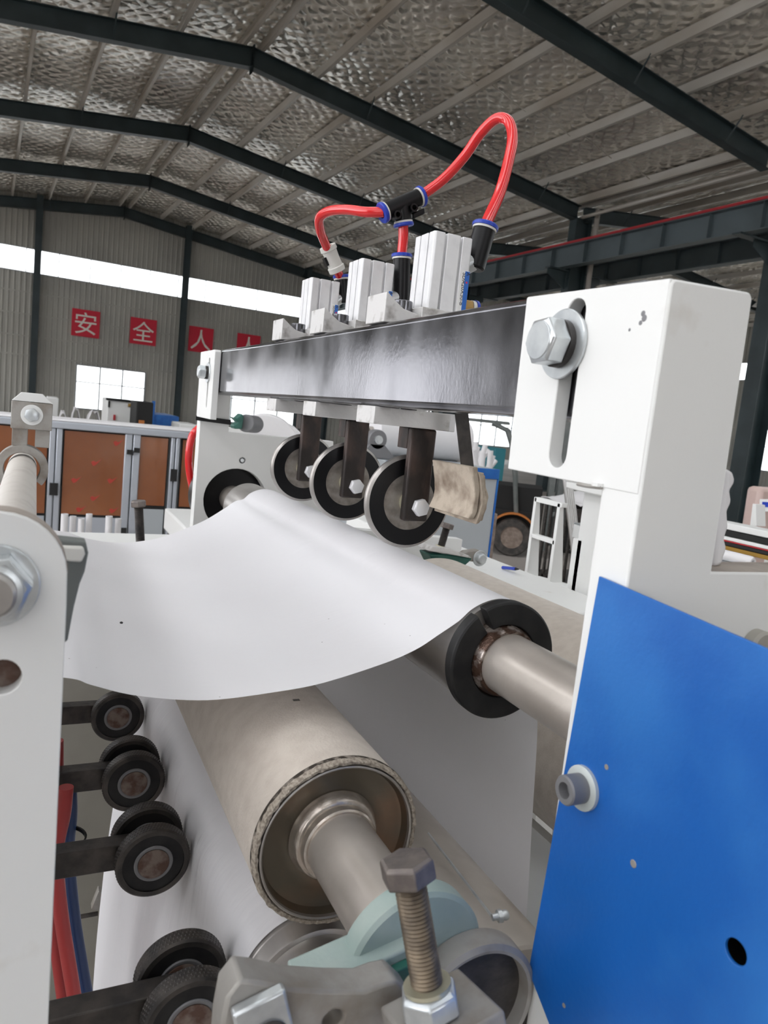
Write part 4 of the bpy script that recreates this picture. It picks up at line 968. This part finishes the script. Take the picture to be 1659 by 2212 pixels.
# ---- far bearing of the large felt drum
t = thing('pillow_block', 'dark green bearing block at the far end of the large felt drum', 'bearing block', (.75, 1.30, 1.40))
gq = [ony(*q, 1.29) for q in [(925, 1196), (968, 1196), (1020, 1206), (1000, 1224), (950, 1224)]]
MB().prism([(p.x, p.z) for p in gq]+[(gq[-1].x+.02, 1.25), (gq[2].x+.02, 1.25)], 'xz', 1.285, 1.335).build('housing', 'dark_green_paint', t, bevel=.004)
gq = [ony(*q, 1.283) for q in [(924, 1190), (932, 1180), (970, 1184), (1012, 1200), (1018, 1206), (966, 1197)]]
MB().prism([(p.x, p.z) for p in gq], 'xz', 1.281, 1.33).build('top_plate', 'cast_aluminium', t, bevel=.002)
lp_ = [ony(*q, 1.30) for q in [(990, 1205), (1008, 1192), (1034, 1188), (1048, 1198), (1049, 1212), (1040, 1216), (1010, 1212)]]
MB().prism([(p.x, p.z) for p in lp_], 'xz', 1.30, 1.32).build('lever', 'cast_grey', t, bevel=.002)
pz = ony(1036, 1206, 1.2995); hexbolt(t, pz, (0, -1, 0), .012, .010, washer=.017, phase=.3)
adj_bolt(ony(952, 1183, 1.30), ony(966, 1136, 1.30), 'dark bolt with pale nut on the far green bearing block', 1.0, 'dark_steel')
t = thing('machine_pedestal', 'dark base frame under the rollers', 'machine frame', (.4, .9, 0))
MB().box(.02, .9, .36, .42, .02, .75).build('near_beam', 'building_steel', t); MB().box(.02, .9, 1.40, 1.46, .02, .30).build('far_beam', 'khaki_tone', t)
MB().box(.50, .56, .42, 1.40, .90, .98).build('cross_tube', 'white_paint', t)
gd = MB().prism([(.56, .90), (.575, .90), (.66, 1.16), (.645, 1.16)], 'xz', .40, 1.40).build('chute_plate', 'white_paint', t)

# ================================================================== BACKGROUND MACHINES AND STOCK
def fbx(px0, py0, px1, py1, y, dy):
    mx_, my_ = (px0+px1)/2, (py0+py1)/2
    return (ony(px0, my_, y).x, ony(px1, my_, y).x, y, y+dy, ony(mx_, py1, y).z, ony(mx_, py0, y).z)
def fbox(px0, py0, px1, py1, y, dy): return MB().box(*fbx(px0, py0, px1, py1, y, dy))
def legs(t, x0, x1, y0_, y1_, z1, s=.06, material='dark_steel'):
    for x in (x0, x1-s):
        for y in (y0_, y1_-s): MB().box(x, x+s, y, y+s, 0, z1).build('leg', material, t)

# film-panelled enclosure
Y = 6.0
t = thing('machine_enclosure', 'long aluminium framed enclosure with brown film panels', 'machine', (.6, Y, 0))
zt = ony(250, 935, Y).z; zb = ony(250, 1160, Y).z
xs = [ony(px, 1030, Y).x for px in (-60, 118, 283, 375, 470)]
for i, (px, wpx) in enumerate(((-60, 12), (117, 13), (282, 17), (374, 10), (470, 10))):
    x = ony(px, 1030, Y).x; hw = wpx*.0037*.9
    for s in (-1, 1): MB().box(x-hw if s < 0 else x+.004, x-.004 if s < 0 else x+hw, Y-.02, Y+.03, .45, zt).build('upright', 'alu_profile', t, bevel=.006)
MB().box(xs[0], xs[-1], Y-.03, Y+.03, zt, zt+.05).build('top_rail', 'alu_profile', t, bevel=.006)
MB().box(xs[0], xs[-1], Y-.02, Y+.03, .38, .45).build('bottom_rail', 'alu_profile', t, bevel=.006)
MB().box(xs[0], xs[-1], Y-.02, Y+.42, zt+.05, zt+.07).build('top_cover', 'crumpled_white', t, bevel=.01)
MB().box(xs[0]+.05, xs[-1]-.05, Y+.37, Y+.41, .38, zt+.045).build('back_panel', 'grey_panel', t)
legs(t, xs[0], xs[-1], Y, Y+.41, .38)
zp = [ony(195, 1112, Y).z, ony(195, 1112, Y).z, ony(330, 1092, Y).z, ony(330, 1092, Y).z]
for i in range(4):
    a, b = xs[i]+.055, xs[i+1]-.06
    p_ = MB().box(a, b, Y-.002, Y+.006, zp[i], zt-.012).build('film_panel', 'brown_film', t)
    MB().box(a-.01, b+.01, Y+.008, Y+.014, .45, zt).build('panel_back', 'dark_gap', t)
    if i > 1: MB().box(a, b, Y-.002, Y+.006, .46, zp[i]-.03).build('lower_panel', 'grey_panel', t)
    else: MB().box(a, b, Y-.002, Y+.006, .46, zp[i]-.02).build('lower_panel', 'alu_profile', t)
    if i == 1:
        for px, py in ((205, 1000), (162, 1037), (240, 1038), (203, 1076), (253, 957), (243, 1108), (172, 1105)):
            q = ony(px, py, Y-.003); q.z = max(q.z, zp[i]+.04)
            MB().prism([(q.x-.028, q.z+.004), (q.x-.012, q.z-.024), (q.x+.004, q.z-.018), (q.x+.045, q.z+.030), (q.x+.008, q.z+.006), (q.x-.012, q.z+.016)], 'xz', Y-.0035, Y-.0022).build('tick_mark', 'film_red', p_)
for px, py, w_, h_ in ((116, 1057, 18, 26), (281, 977, 12, 10), (296, 973, 12, 10), (376, 1027, 14, 26), (266, 1147, 14, 12)):
    MB().box(*[v for v in fbx(px-w_/2, py-h_/2, px+w_/2, py+h_/2, Y-.045, .025)]).build('hinge', 'dark_gap', t)
# white tubes and a table in front of it
for k, (px, w_) in enumerate(((140, 14), (158, 10), (176, 12), (193, 8), (236, 14), (256, 9))):
    y = 4.6+.05*(k % 2); c = ony(px, 1110+(k % 3)*5, y)
    o = tag(MB().lathe((c.x, c.y, 0), (0, 0, 1), [(0, .018), (0, w_*.0014), (c.z, w_*.0014), (c.z, .018)], 20, closed=True).build('cardboard_tube', 'crumpled_white'),
            'white upright tube, %s from the left, standing before the brown panels' % ['first', 'second', 'third', 'fourth', 'fifth', 'sixth'][k], 'tube', 'white upright tubes')
t = thing('work_table', 'low white table just beyond the sagging paper', 'table', (.2, 2.6, 0))
tz = ony(280, 1152, 2.9).z
MB().box(-.25, .60, 2.3, 2.9, tz-.10, tz).build('table_top', 'white_paint', t, bevel=.005); legs(t, -.22, .57, 2.35, 2.85, tz-.10, .05, 'white_paint')

# distant machines under the red signs
def simple_machine(name, label, cat, px0, py0, px1, py1, y, dy, material, extra=()):
    b = fbx(px0, py0, px1, py1, y, dy); t = thing(name, label, cat, ((b[0]+b[1])/2, y+dy/2, 0))
    MB().box(b[0], b[1], b[2], b[3], 0.12, b[5]).build('cabinet', material, t, bevel=.02)
    MB().box(b[0]+.05, b[1]-.05, b[2]+.05, b[3]-.05, 0.0, 0.12).build('plinth', 'dark_gap', t)
    for nm, e_, m2 in extra:
        q = fbx(*e_, y-.05, .045); MB().box(*q).build(nm, m2, t, bevel=.006)
    return t
simple_machine('printing_machine', 'white machine cabinet standing in front of the low end window', 'machine', 229, 863, 291, 1000, 14, 1.2, 'white_paint',
               (('top_band', (229, 862, 290, 867), 'dark_gap'), ('yellow_sticker', (277, 872, 286, 879), 'ochre'), ('side_slot', (234, 866, 238, 880), 'dark_gap'), ('red_valve', (245, 896, 250, 908), 'red_paint')))
simple_machine('control_cabinet', 'black machine with orange markings next to the white cabinet', 'machine', 292, 868, 328, 1000, 12.7, .9, 'dark_gap',
               (('orange_label', (300, 908, 312, 918), 'orange_paint'),))
simple_machine('blue_container', 'blue steel box on the shop floor below the signs', 'container', 326, 897, 384, 1000, 14.5, 1.6, 'blue_paint', (('side_post', (327, 866, 334, 930), 'blue_paint'),))
simple_machine('white_cabinet', 'tall narrow white cabinet left of the low window', 'cabinet', 98, 858, 124, 1000, 13, .8, 'white_paint')
simple_machine('white_cabinet', 'low pale bench cabinet right of the blue box', 'cabinet', 385, 916, 425, 1000, 12, .8, 'white_paint')
for k, (px0, py0, px1, py1, y) in enumerate(((124, 888, 149, 905, 11.4), (152, 880, 178, 905, 12.0), (183, 886, 226, 912, 11.2), (60, 850, 66, 905, 12.3), (50, 858, 56, 905, 11.6))):
    b = fbx(px0, py0, px1, py1, y, .5)
    t = thing('stock_heap', ['pale carton left of the white heap', 'heaped white offcuts beside the pale carton', 'wide white bundle before the low window', 'upright pale board by the wall column', 'thin grey board by the wall column'][k], 'stock', ((b[0]+b[1])/2, y, 0))
    rnd = random.Random(k); n = 6; vs = []; fs = []
    MB().box(b[0], b[1], b[2], b[3], 0, max(.3, b[4]-.25)).build('pallet_box', 'galvanised', t)
    m_ = MB()
    def P(a, c_): return (b[0]+(b[1]-b[0])*a, b[2]+.5*c_, max(.3, b[4]-.25)+(b[5]-max(.3, b[4]-.25))*(min(1, 3.2*min(a, 1-a)))*(.88+.12*rnd.random()))
    m_.grid(P, 9, 5).build('heap', 'crumpled_white' if k < 4 else 'galvanised', t, fix=False, solid=.01)

# parent rolls and parts right behind the far frame
def proll(label, c, axis, R, L, core=.04, base=True):
    t = thing('paper_roll', label, 'paper roll', (c[0], c[1], 0), 'white paper rolls'); a = Vector(axis).normalized(); p = Vector(c)-a*L/2
    MB().lathe(p, a, [(0, core), (0, R-.004), (.004, R), (L-.004, R), (L, R-.004), (L, core)], 64, closed=True).build('wound_paper', 'crumpled_white', t)
    MB().lathe(p-a*.02, a, [(0, core-.006), (0, core-.0005), (L+.04, core-.0005), (L+.04, core-.006)], 28, closed=True).build('core', 'pvc_pipe', t)
    return t
c = ony(612, 985, 3.0)
proll('big white paper roll behind the far side frame', (c.x, 3.3, c.z), (.3, 1, 0), .165, .6)
c2 = ony(690, 1000, 3.4)
proll('second white paper roll half hidden by the nearest fork', (c2.x-.04, 3.98, c2.z), (.3, 1, 0), .17, .5)
t = thing('roll_stand', 'grey stand carrying the white paper rolls', 'stand', (1.0, 3.5, 0))
MB().box(.68, 1.40, 3.02, 4.25, .95, 1.07).build('shelf', 'white_paint', t, bevel=.01); legs(t, .70, 1.38, 3.08, 4.22, .95)
for cx_, cz_ in (((c.x, 3.3), c.z), ((c2.x-.04, 3.98), c2.z)): MB().box(cx_[0]-.03, cx_[0]+.03, cx_[1]-.3, cx_[1]-.27, 1.07, cz_-.166).build('cradle', 'white_paint', t)
t = thing('gear_motor', 'dark grey motor with a green valve beyond the far frame arm', 'motor', (.7, 2.8, 1.0))
a_, b_ = ony(531, 914, 2.6), ony(560, 918, 2.75)
MB().lathe(a_, (b_-a_), [(0, .028), (.004, .032), (.12, .032), (.124, .028)], 32).build('motor_body', 'groove', t)
g = [ony(*q, 2.6) for q in [(500, 900), (508, 904), (520, 893), (524, 900), (520, 926), (504, 926), (502, 918), (512, 912)]]
MB().prism([(p.x, p.z) for p in g], 'xz', 2.58, 2.64).build('valve', 'dark_green_paint', t, bevel=.004)
MB().box(a_.x-.02, a_.x+.10, 2.92, 3.0, .0, a_.z-.033).build('pedestal', 'white_paint', t)

# grey cabinet with blue trim and the white roll on it
t = thing('cutter_cabinet', 'grey cabinet with blue trim below the felt pad', 'machine', (1.8, 3.2, 0))
x0, x1 = 1.43, ony(1076, 1020, 3.0).x; z1 = ony(1030, 1010, 3.0).z
MB().box(x0, x1, 3.0, 3.8, .05, z1-.001).build('body', 'grey_panel', t, bevel=.003)
MB().box(x0, x1+.004, 2.990, 2.9995, z1-.050, z1).build('blue_trim', 'blue_paint', t, bevel=.003)
MB().box(x1, x1+.006, 2.994, 3.02, .05, z1-.05).build('corner_trim', 'blue_paint', t)
MB().box(x0+.05, x1-.05, 3.05, 3.75, 0, .05).build('plinth', 'dark_gap', t)
c = ony(915, 972, 3.35)
proll('white roll lying across the grey cabinet', (ony(1000, 960, 3.42).x-.27, 3.42, z1+.1105), (1, 0, 0), .11, .54, .03)
t = thing('bearing_stand', 'dark pillow block bearing on the grey cabinet', 'bearing block', (ony(817, 955, 3.1).x, 3.12, z1))
c = ony(817, 950, 3.1)
MB().lathe((c.x, 3.10, c.z), (0, 1, 0), [(0, .012), (0, .042), (.004, .046), (.045, .046), (.045, .012)], 32, closed=True).build('housing', 'groove', t)
MB().prism([(c.x-.07, z1), (c.x+.09, z1), (c.x+.09, z1+.015), (c.x+.035, c.z-.02), (c.x-.035, c.z-.02), (c.x-.07, z1+.015)], 'xz', 3.10, 3.15).build('base', 'groove', t, bevel=.003)
MB().cyl((c.x, 3.09, c.z), (c.x, 3.2, c.z), .020, n=20).build('shaft', 'zinc', t)

# forklift, side on, about ten metres off
G = dep(1100, 1200, 10.2); G.z = 0.0; k_ = 9.4/F_PX
vdir = Vector((G.x, G.y, 0)).normalized(); udir = Vector((vdir.y, -vdir.x, 0))
def FK(u, v, z): return Vector((G.x, G.y, 0))+udir*u+vdir*v+Vector((0, 0, z))
def fbk(u0, u1, v0, v1, z0, z1): return MB().obox(FK((u0+u1)/2, (v0+v1)/2, (z0+z1)/2), udir, vdir, (0, 0, 1), (u1-u0)/2, (v1-v0)/2, (z1-z0)/2)
t = thing('forklift', 'grey forklift truck parked behind the white legs', 'forklift', FK(0, .5, 0))
for u in (0.0, -1.45):
    for v in (0, .9):
        w_ = MB().lathe(FK(u, v, .262), -vdir, [(-.16, .10), (-.16, .245), (-.13, .262), (.03, .262), (.06, .245), (.06, .15)], 40, closed=True).build('tyre', 'tyre', t)
        for i in range(26):
            th = 2*math.pi*i/26; c = FK(u+.258*math.cos(th), v+.055, .262+.258*math.sin(th)); er = (udir*math.cos(th)+Vector((0, 0, 1))*math.sin(th)); et = (udir*-math.sin(th)+Vector((0, 0, 1))*math.cos(th))
            if v == 0: MB().obox(c-er*.012, er, et, vdir, .016, .014, .09).build('tread_block', 'tyre', w_)
        rm = MB().lathe(FK(u, v, .262), -vdir, [(-.10, .02), (.035, .02), (.035, .06), (.01, .075), (.01, .115), (.05, .140), (.062, .150), (.05, .155)], 36).build('wheel_rim', 'rim', t)
        if v == 0:
            for i in range(6):
                th = 2*math.pi*i/6; MB().lathe(FK(u+.085*math.cos(th), v-.012, .262+.085*math.sin(th)), -vdir, [(0, .016), (.02, .016)], 6).build('wheel_nut', 'rim', rm)
fa = [(u_, z_) for u_, z_ in arc(0, .262, .33, 150, 35, 12)]
fm = MB(); vs = []
for u_, z_ in fa: vs += [FK(u_, -.10, z_), FK(u_, .12, z_)]
fm.add(vs, [(2*i, 2*i+2, 2*i+3, 2*i+1) for i in range(len(fa)-1)]).build('fender', 'orange_paint', t, solid=.02, fix=False)
fbk(-2.0, .30, .05, .95, .32, .62).build('chassis', 'dark_gap', t)
fbk(-2.1, -.35, .0, 1.0, .60, 1.05).build('body', 'truck_grey', t, bevel=.04)
fbk(-2.25, -1.75, .0, 1.0, .35, 1.1).build('counterweight', 'truck_grey', t, bevel=.08)
fbk(-.30, .34, .1, .9, .5, .95).build('cowl', 'dark_gap', t)
for v in (.03, .95):
    MB().tube([FK(.02, v, .60), FK(-.05, v, 1.05), FK(-.13, v, 1.45), FK(-.24, v, 1.70), FK(-.45, v, 1.78)], .032, 10).build('guard_post', 'truck_grey', t)
    MB().tube([FK(-1.75, v, 1.05), FK(-1.65, v, 1.78)], .032, 10).build('guard_post', 'truck_grey', t)
for i in range(6):
    v = .03+.184*i; MB().obox(FK(-.95, v, 1.80), udir, vdir, (0, 0, 1), .72, .018, .02).build('roof_bar', 'truck_grey', t)
for v in (.18, .72):
    fbk(.42, .50, v, v+.08, .10, 2.0).build('mast_rail', 'truck_grey', t); fbk(.54, .62, v, v+.08, .10, 1.9).build('mast_rail', 'truck_grey', t)
fbk(.50, .54, .12, .9, .60, .66).build('mast_cross', 'truck_grey', t)
fbk(.66, .72, .02, 1.0, .45, .52).build('carriage_bar', 'dark_gap', t); fbk(.66, .72, .02, 1.0, .95, 1.02).build('carriage_bar', 'dark_gap', t)
for v in (.05, .30, .55, .8): fbk(.67, .71, v, v+.04, .52, 1.35).build('backrest_bar', 'truck_grey', t)
for v in (.22, .68): fbk(.72, 1.75, v, v+.11, .10, .15).build('fork_tine', 'dark_gap', t); fbk(.72, .77, v, v+.11, .10, 1.0).build('fork_shank', 'dark_gap', t)
fbk(-.95, -.50, .3, .75, 1.05, 1.15).build('seat', 'dark_gap', t, bevel=.03); fbk(-1.02, -.92, .3, .75, 1.1, 1.5).build('seat_back', 'dark_gap', t, bevel=.03)
ORD = ['first', 'second', 'third', 'fourth', 'fifth', 'sixth', 'seventh', 'eighth', 'ninth', 'tenth']
q0 = ony(1048, 1100, 5.3); q1 = ony(1077, 1100, 5.2)
t = thing('core_pallet', 'dark pallet box holding the leaning paper cores by the forklift', 'pallet box', ((q0.x+q1.x)/2, 5.6, 0))
MB().box(q0.x-.25, q1.x, 5.2, 5.95, .12, q0.z-.02).build('box', 'rim', t, bevel=.01); MB().box(q0.x-.25, q1.x, 5.2, 5.95, 0, .12).build('pallet', 'dark_gap', t)
for i in range(10):                                       # paper cores leaning in a pile
    y = 5.25+.07*i; a_ = Vector((q0.x-.05+(q1.x+.02-q0.x)*((i*37 % 10)/9.0), y, q0.z+.012))
    b_ = ony(1022+(i*37 % 10)*5.4, 972-(i*53 % 7)*4+(i*37 % 10)*2.5, y)
    tag(MB().lathe(b_, a_-b_, [(0, .014), (0, .024), ((a_-b_).length, .024), ((a_-b_).length, .014)], 16, closed=True).build('paper_core', 'crumpled_white'),
        '%s white paper core from the front in the leaning pile beside the forklift' % ORD[i], 'paper core', 'leaning paper cores')
b = fbx(1066, 968, 1090, 1040, 14.2, .6)
t = thing('teal_crate', 'teal box on a pallet behind the forklift', 'crate', ((b[0]+b[1])/2, 14.6, 0))
MB().box(b[0], b[1], 14.2, 15.0, .14, b[5]).build('box', 'teal', t, bevel=.02); MB().box(b[0]-.05, b[1]+.05, 14.15, 15.05, 0, .14).build('pallet', 'rim', t)
# crate of rods and a cloth bundle beyond the legs
t = thing('wire_crate', 'dark slatted crate with white cloth on top, right of the forklift', 'crate', dep(1258, 1160, 8.0))
q = dep(1245, 1160, 8.0); zc = dep(1245, 1105, 8.0).z
MB().box(q.x-.02, q.x+.75, q.y, q.y+.7, .05, .12).build('floor_frame', 'dark_steel', t)
for i in range(9): MB().box(q.x+.09*i, q.x+.09*i+.03, q.y, q.y+.02, 0, zc).build('slat', 'dark_steel', t)
for i in range(8): MB().box(q.x-.02, q.x, q.y+.09*i, q.y+.09*i+.03, 0, zc).build('slat', 'dark_steel', t)
MB().box(q.x-.03, q.x+.76, q.y-.01, q.y+.72, zc, zc+.03).build('rim', 'dark_steel', t)
def cloth(a, b): return (q.x+.75*a, q.y+.7*b, zc+.062+.13*math.sin(math.pi*a)*math.sin(math.pi*b)+.02*math.sin(a*17+b*9))
tag(MB().grid(cloth, 16, 16).build('cloth_bundle', 'crumpled_white', None, sharp=180, solid=.01, fix=False), 'rumpled white cloth heaped on the slatted crate', 'cloth')
for i in range(5):
    a_, b_ = dep(1225+i*4, 1095, 6.4+.03*i), dep(1215+i*4, 1010, 6.4+.03*i)
    d_ = (a_-b_).normalized(); a_ = a_+d_*(a_.z/-d_.z)*.97
    tag(MB().cyl(b_, a_, .012, n=12).build('steel_rod', 'bright_steel'), '%s bright steel rod from the left, leaning in the bundle by the crate' % ORD[i], 'rod', 'leaning steel rods')

# white legs of the neighbouring machine, running along the rollers
XL = 1.32
def L3(px, py, x=XL): p = onx(px, py, x); return (p.y, p.z)
t = thing('leg_frame', 'white plate frame with two tapered legs and cross bars, right of the big drum', 'machine frame', (XL, 1.6, 0))
def plate(name, pts, th=.03, x=XL, bev=.002): return MB().prism([L3(*q, x) for q in pts], 'yz', x, x+th).build(name, 'white_paint', t, bevel=bev)
for pts in ([(1155.5, 1074), (1164, 1079), (1160, 1246), (1136, 1245)], [(1206, 1087), (1215, 1089), (1211, 1262), (1186, 1258)]):
    yl = onx((pts[0][0]+pts[3][0])/2, (pts[0][1]+pts[3][1])/2, XL).y
    c_ = [ony(*q, yl) for q in pts]; k_l = c_[3].z/(c_[0].z-c_[3].z)
    MB().prism([(XL, c_[0].z), (c_[1].x, c_[0].z), (c_[2].x, c_[3].z), (c_[2].x+(c_[2].x-c_[1].x)*k_l, 0), (XL, 0)], 'xz', yl-.006, yl+.006).build('leg', 'white_paint', t, bevel=.001)
plate('cross_bar', [(1155, 1073), (1214, 1087), (1213, 1097), (1154, 1083)], .02)
plate('cross_bar', [(1147, 1152), (1198, 1167), (1197, 1177), (1146, 1160)], .02)
plate('base_bar', [(1136, 1244), (1252, 1276), (1250, 1286), (1134, 1256)], .05)
t = thing('upright_post', 'broad white upright post with a dark slot, left of the near frame', 'post', (1.15, 1.35, 0))
x = 1.12
p0, p1 = onx(1262, 1060, x), onx(1306, 1060, x)
MB().box(x, x+.05, p1.y, p0.y, 0, 1.60).build('post_plate', 'white_paint', t, bevel=.003)
hp = [onx(*q, x-.03) for q in ((1222, 1040), (1310, 1058), (1310, 1074), (1262, 1064), (1222, 1054))]
MB().prism([(p.y, p.z) for p in hp], 'yz', x-.03, x).build('head_plate', 'white_paint', t, bevel=.003)
p0 = onx(1243, 1200, x)
MB().box(x, x+.02, p0.y-.016, p0.y+.016, 0, onx(1243, 1163, x).z).build('thin_post', 'white_paint', t, bevel=.002)
MB().box(x+.001, x+.019, p0.y-.040, p0.y-.017, 0, onx(1250, 1163, x).z).build('dark_slot', 'dark_gap', t)

# rails and rolls of the machine at the right edge
XR = 2.6
specs = [('side_rail', 1136, 1150, 'white_paint', .10), ('dark_bar', 1152, 1164, 'dark_gap', .05), ('side_rail', 1166, 1174, 'white_paint', .06), ('red_cord', 1174, 1177.5, 'red_paint', .02), ('dark_bar', 1178, 1186, 'dark_gap', .05),
         ('ochre_bar', 1187, 1196, 'ochre', .05)]
t = thing('conveyor_machine', 'white railed conveyor machine at the right edge beyond the frame ledge', 'machine', (XR, 2.4, 0))
for nm, a_, b_, m2, th in specs:
    za, zb_ = onx(1600, a_, XR).z, onx(1600, b_, XR).z
    MB().box(XR, XR+th, 1.75, 3.0, zb_, za).build(nm, m2, t, bevel=.003)
for y in (1.78, 2.9): MB().box(XR+.02, XR+.08, y, y+.06, 0, onx(1600, 1150, XR).z).build('leg', 'white_paint', t)
zz = onx(1600, 1205, XR).z
p_ = onx(1640, 1205, XR)
tag(MB().lathe((XR-.03, p_.y, zz), (0, 1, 0), [(0, .008), (0, .016), (.01, .022), (.6, .022), (.6, .008)], 24, closed=True).build('white_tube', 'crumpled_white'), 'white plastic tube lying along the conveyor rails', 'tube')
MB().box(XR-.06, XR+.05, 1.75, 3.0, zz-.030, zz-.0235).build('tube_tray', 'zinc', t)
MB().box(XR-.06, XR+.05, 1.75, 3.0, zz-.10, zz-.031).build('lower_rail', 'white_paint', t, bevel=.003)
w_ = [onx(*q, XR+.3) for q in [(1620, 1136), (1634, 1136), (1633, 1090), (1626, 1088)]]
MB().prism([(p.y, p.z) for p in w_], 'yz', XR+.3, XR+.36).build('end_stop', 'white_paint', t)
w_ = [onx(*q, XR+.8) for q in [(1640, 1078), (1700, 1078), (1700, 1105), (1640, 1105)]]
t2 = thing('control_box', 'white control box with a blue panel at the right edge', 'control box', (XR+.8, 2.1, 1.0))
MB().prism([(p.y, p.z) for p in w_], 'yz', XR+.8, XR+.95).build('box', 'white_paint', t2, bevel=.004)
q = [onx(*q_, XR+.797) for q_ in [(1647, 1084), (1700, 1086), (1700, 1097), (1647, 1095)]]
MB().prism([(p.y, p.z) for p in q], 'yz', XR+.795, XR+.799).build('blue_panel', 'blue_plastic', t2)
MB().box(XR+.85, XR+.9, w_[0].y-.1, w_[0].y-.05, 0, w_[2].z+.01).build('stand', 'white_paint', t2)
w_ = [onx(*q, XR+1.6) for q in [(1612, 1048), (1645, 1052), (1648, 1100), (1610, 1100)]]
t2 = thing('wrapped_bundle', 'pinkish film wrapped bundle beside the right column', 'bundle', (XR+1.6, 3, 0))
MB().prism([(w_[0].y, w_[0].z), (w_[1].y, w_[1].z), (w_[2].y, .02), (w_[3].y, .02)], 'yz', XR+1.6, XR+2.1).build('bundle', 'pink_film', t2, bevel=.03)
# crumpled wrapper hanging behind the near frame arm
pl_ = [(1560, 1012), (1576, 1018), (1582, 1040), (1570, 1060), (1574, 1085), (1564, 1105), (1566, 1140), (1558, 1165), (1564, 1185), (1556, 1205), (1553, 1221), (1543, 1226), (1552, 1120), (1560, 1040)]
pts = [ony(q[0]+(9 if q[0] > 1552 else 0), q[1], .308) for q in pl_]
o = MB().prism([(p.x, p.z) for p in pts], 'xz', .308, .318).build('plastic_wrapper', 'crumpled_white', None, bevel=.003)
tag(o, 'crumpled white wrapper behind the near frame arm, above the ledge', 'wrapper')
t = thing('pen', 'blue pen lying on the white machine bed behind the big drum', 'pen', onx(1100, 1227, 1.0))
a_, b_ = onx(1086, 1226, 1.05), onx(1114, 1229, 1.05)
MB().cyl(a_, b_, .004, n=12).build('barrel', 'blue_plastic', t); MB().cyl(b_, b_+(b_-a_)*.25, .0035, .001, n=12).build('tip', 'dark_gap', t)
t = thing('machine_bed', 'white machine bed plate behind the large felt drum', 'machine frame', (1.15, 1.8, 0))
MB().box(.97, 1.105, 1.10, 2.3, a_.z-.06, a_.z-.0045).build('bed_plate', 'white_paint', t, bevel=.004); legs(t, .98, 1.10, 1.15, 2.25, a_.z-.06, .05, 'white_paint')

# lamp hanging at the far right
p = ond(1637, 657, 22.0); c = bw(*p)
t = thing('pendant_lamp', 'small warm hanging lamp near the right column', 'lamp', c)
MB().lathe(c+Vector((0, 0, -.1)), (0, 0, 1), [(0, .22), (.12, .12), (.20, .05)], 20).build('lamp_shade', 'white_paint', t)
MB().cyl(c+Vector((0, 0, .1)), c+Vector((0, 0, 1.6)), .012, n=6).build('lamp_rod', 'building_steel', t)
for o in bpy.data.objects:
    if '_w' in o: del o['_w']
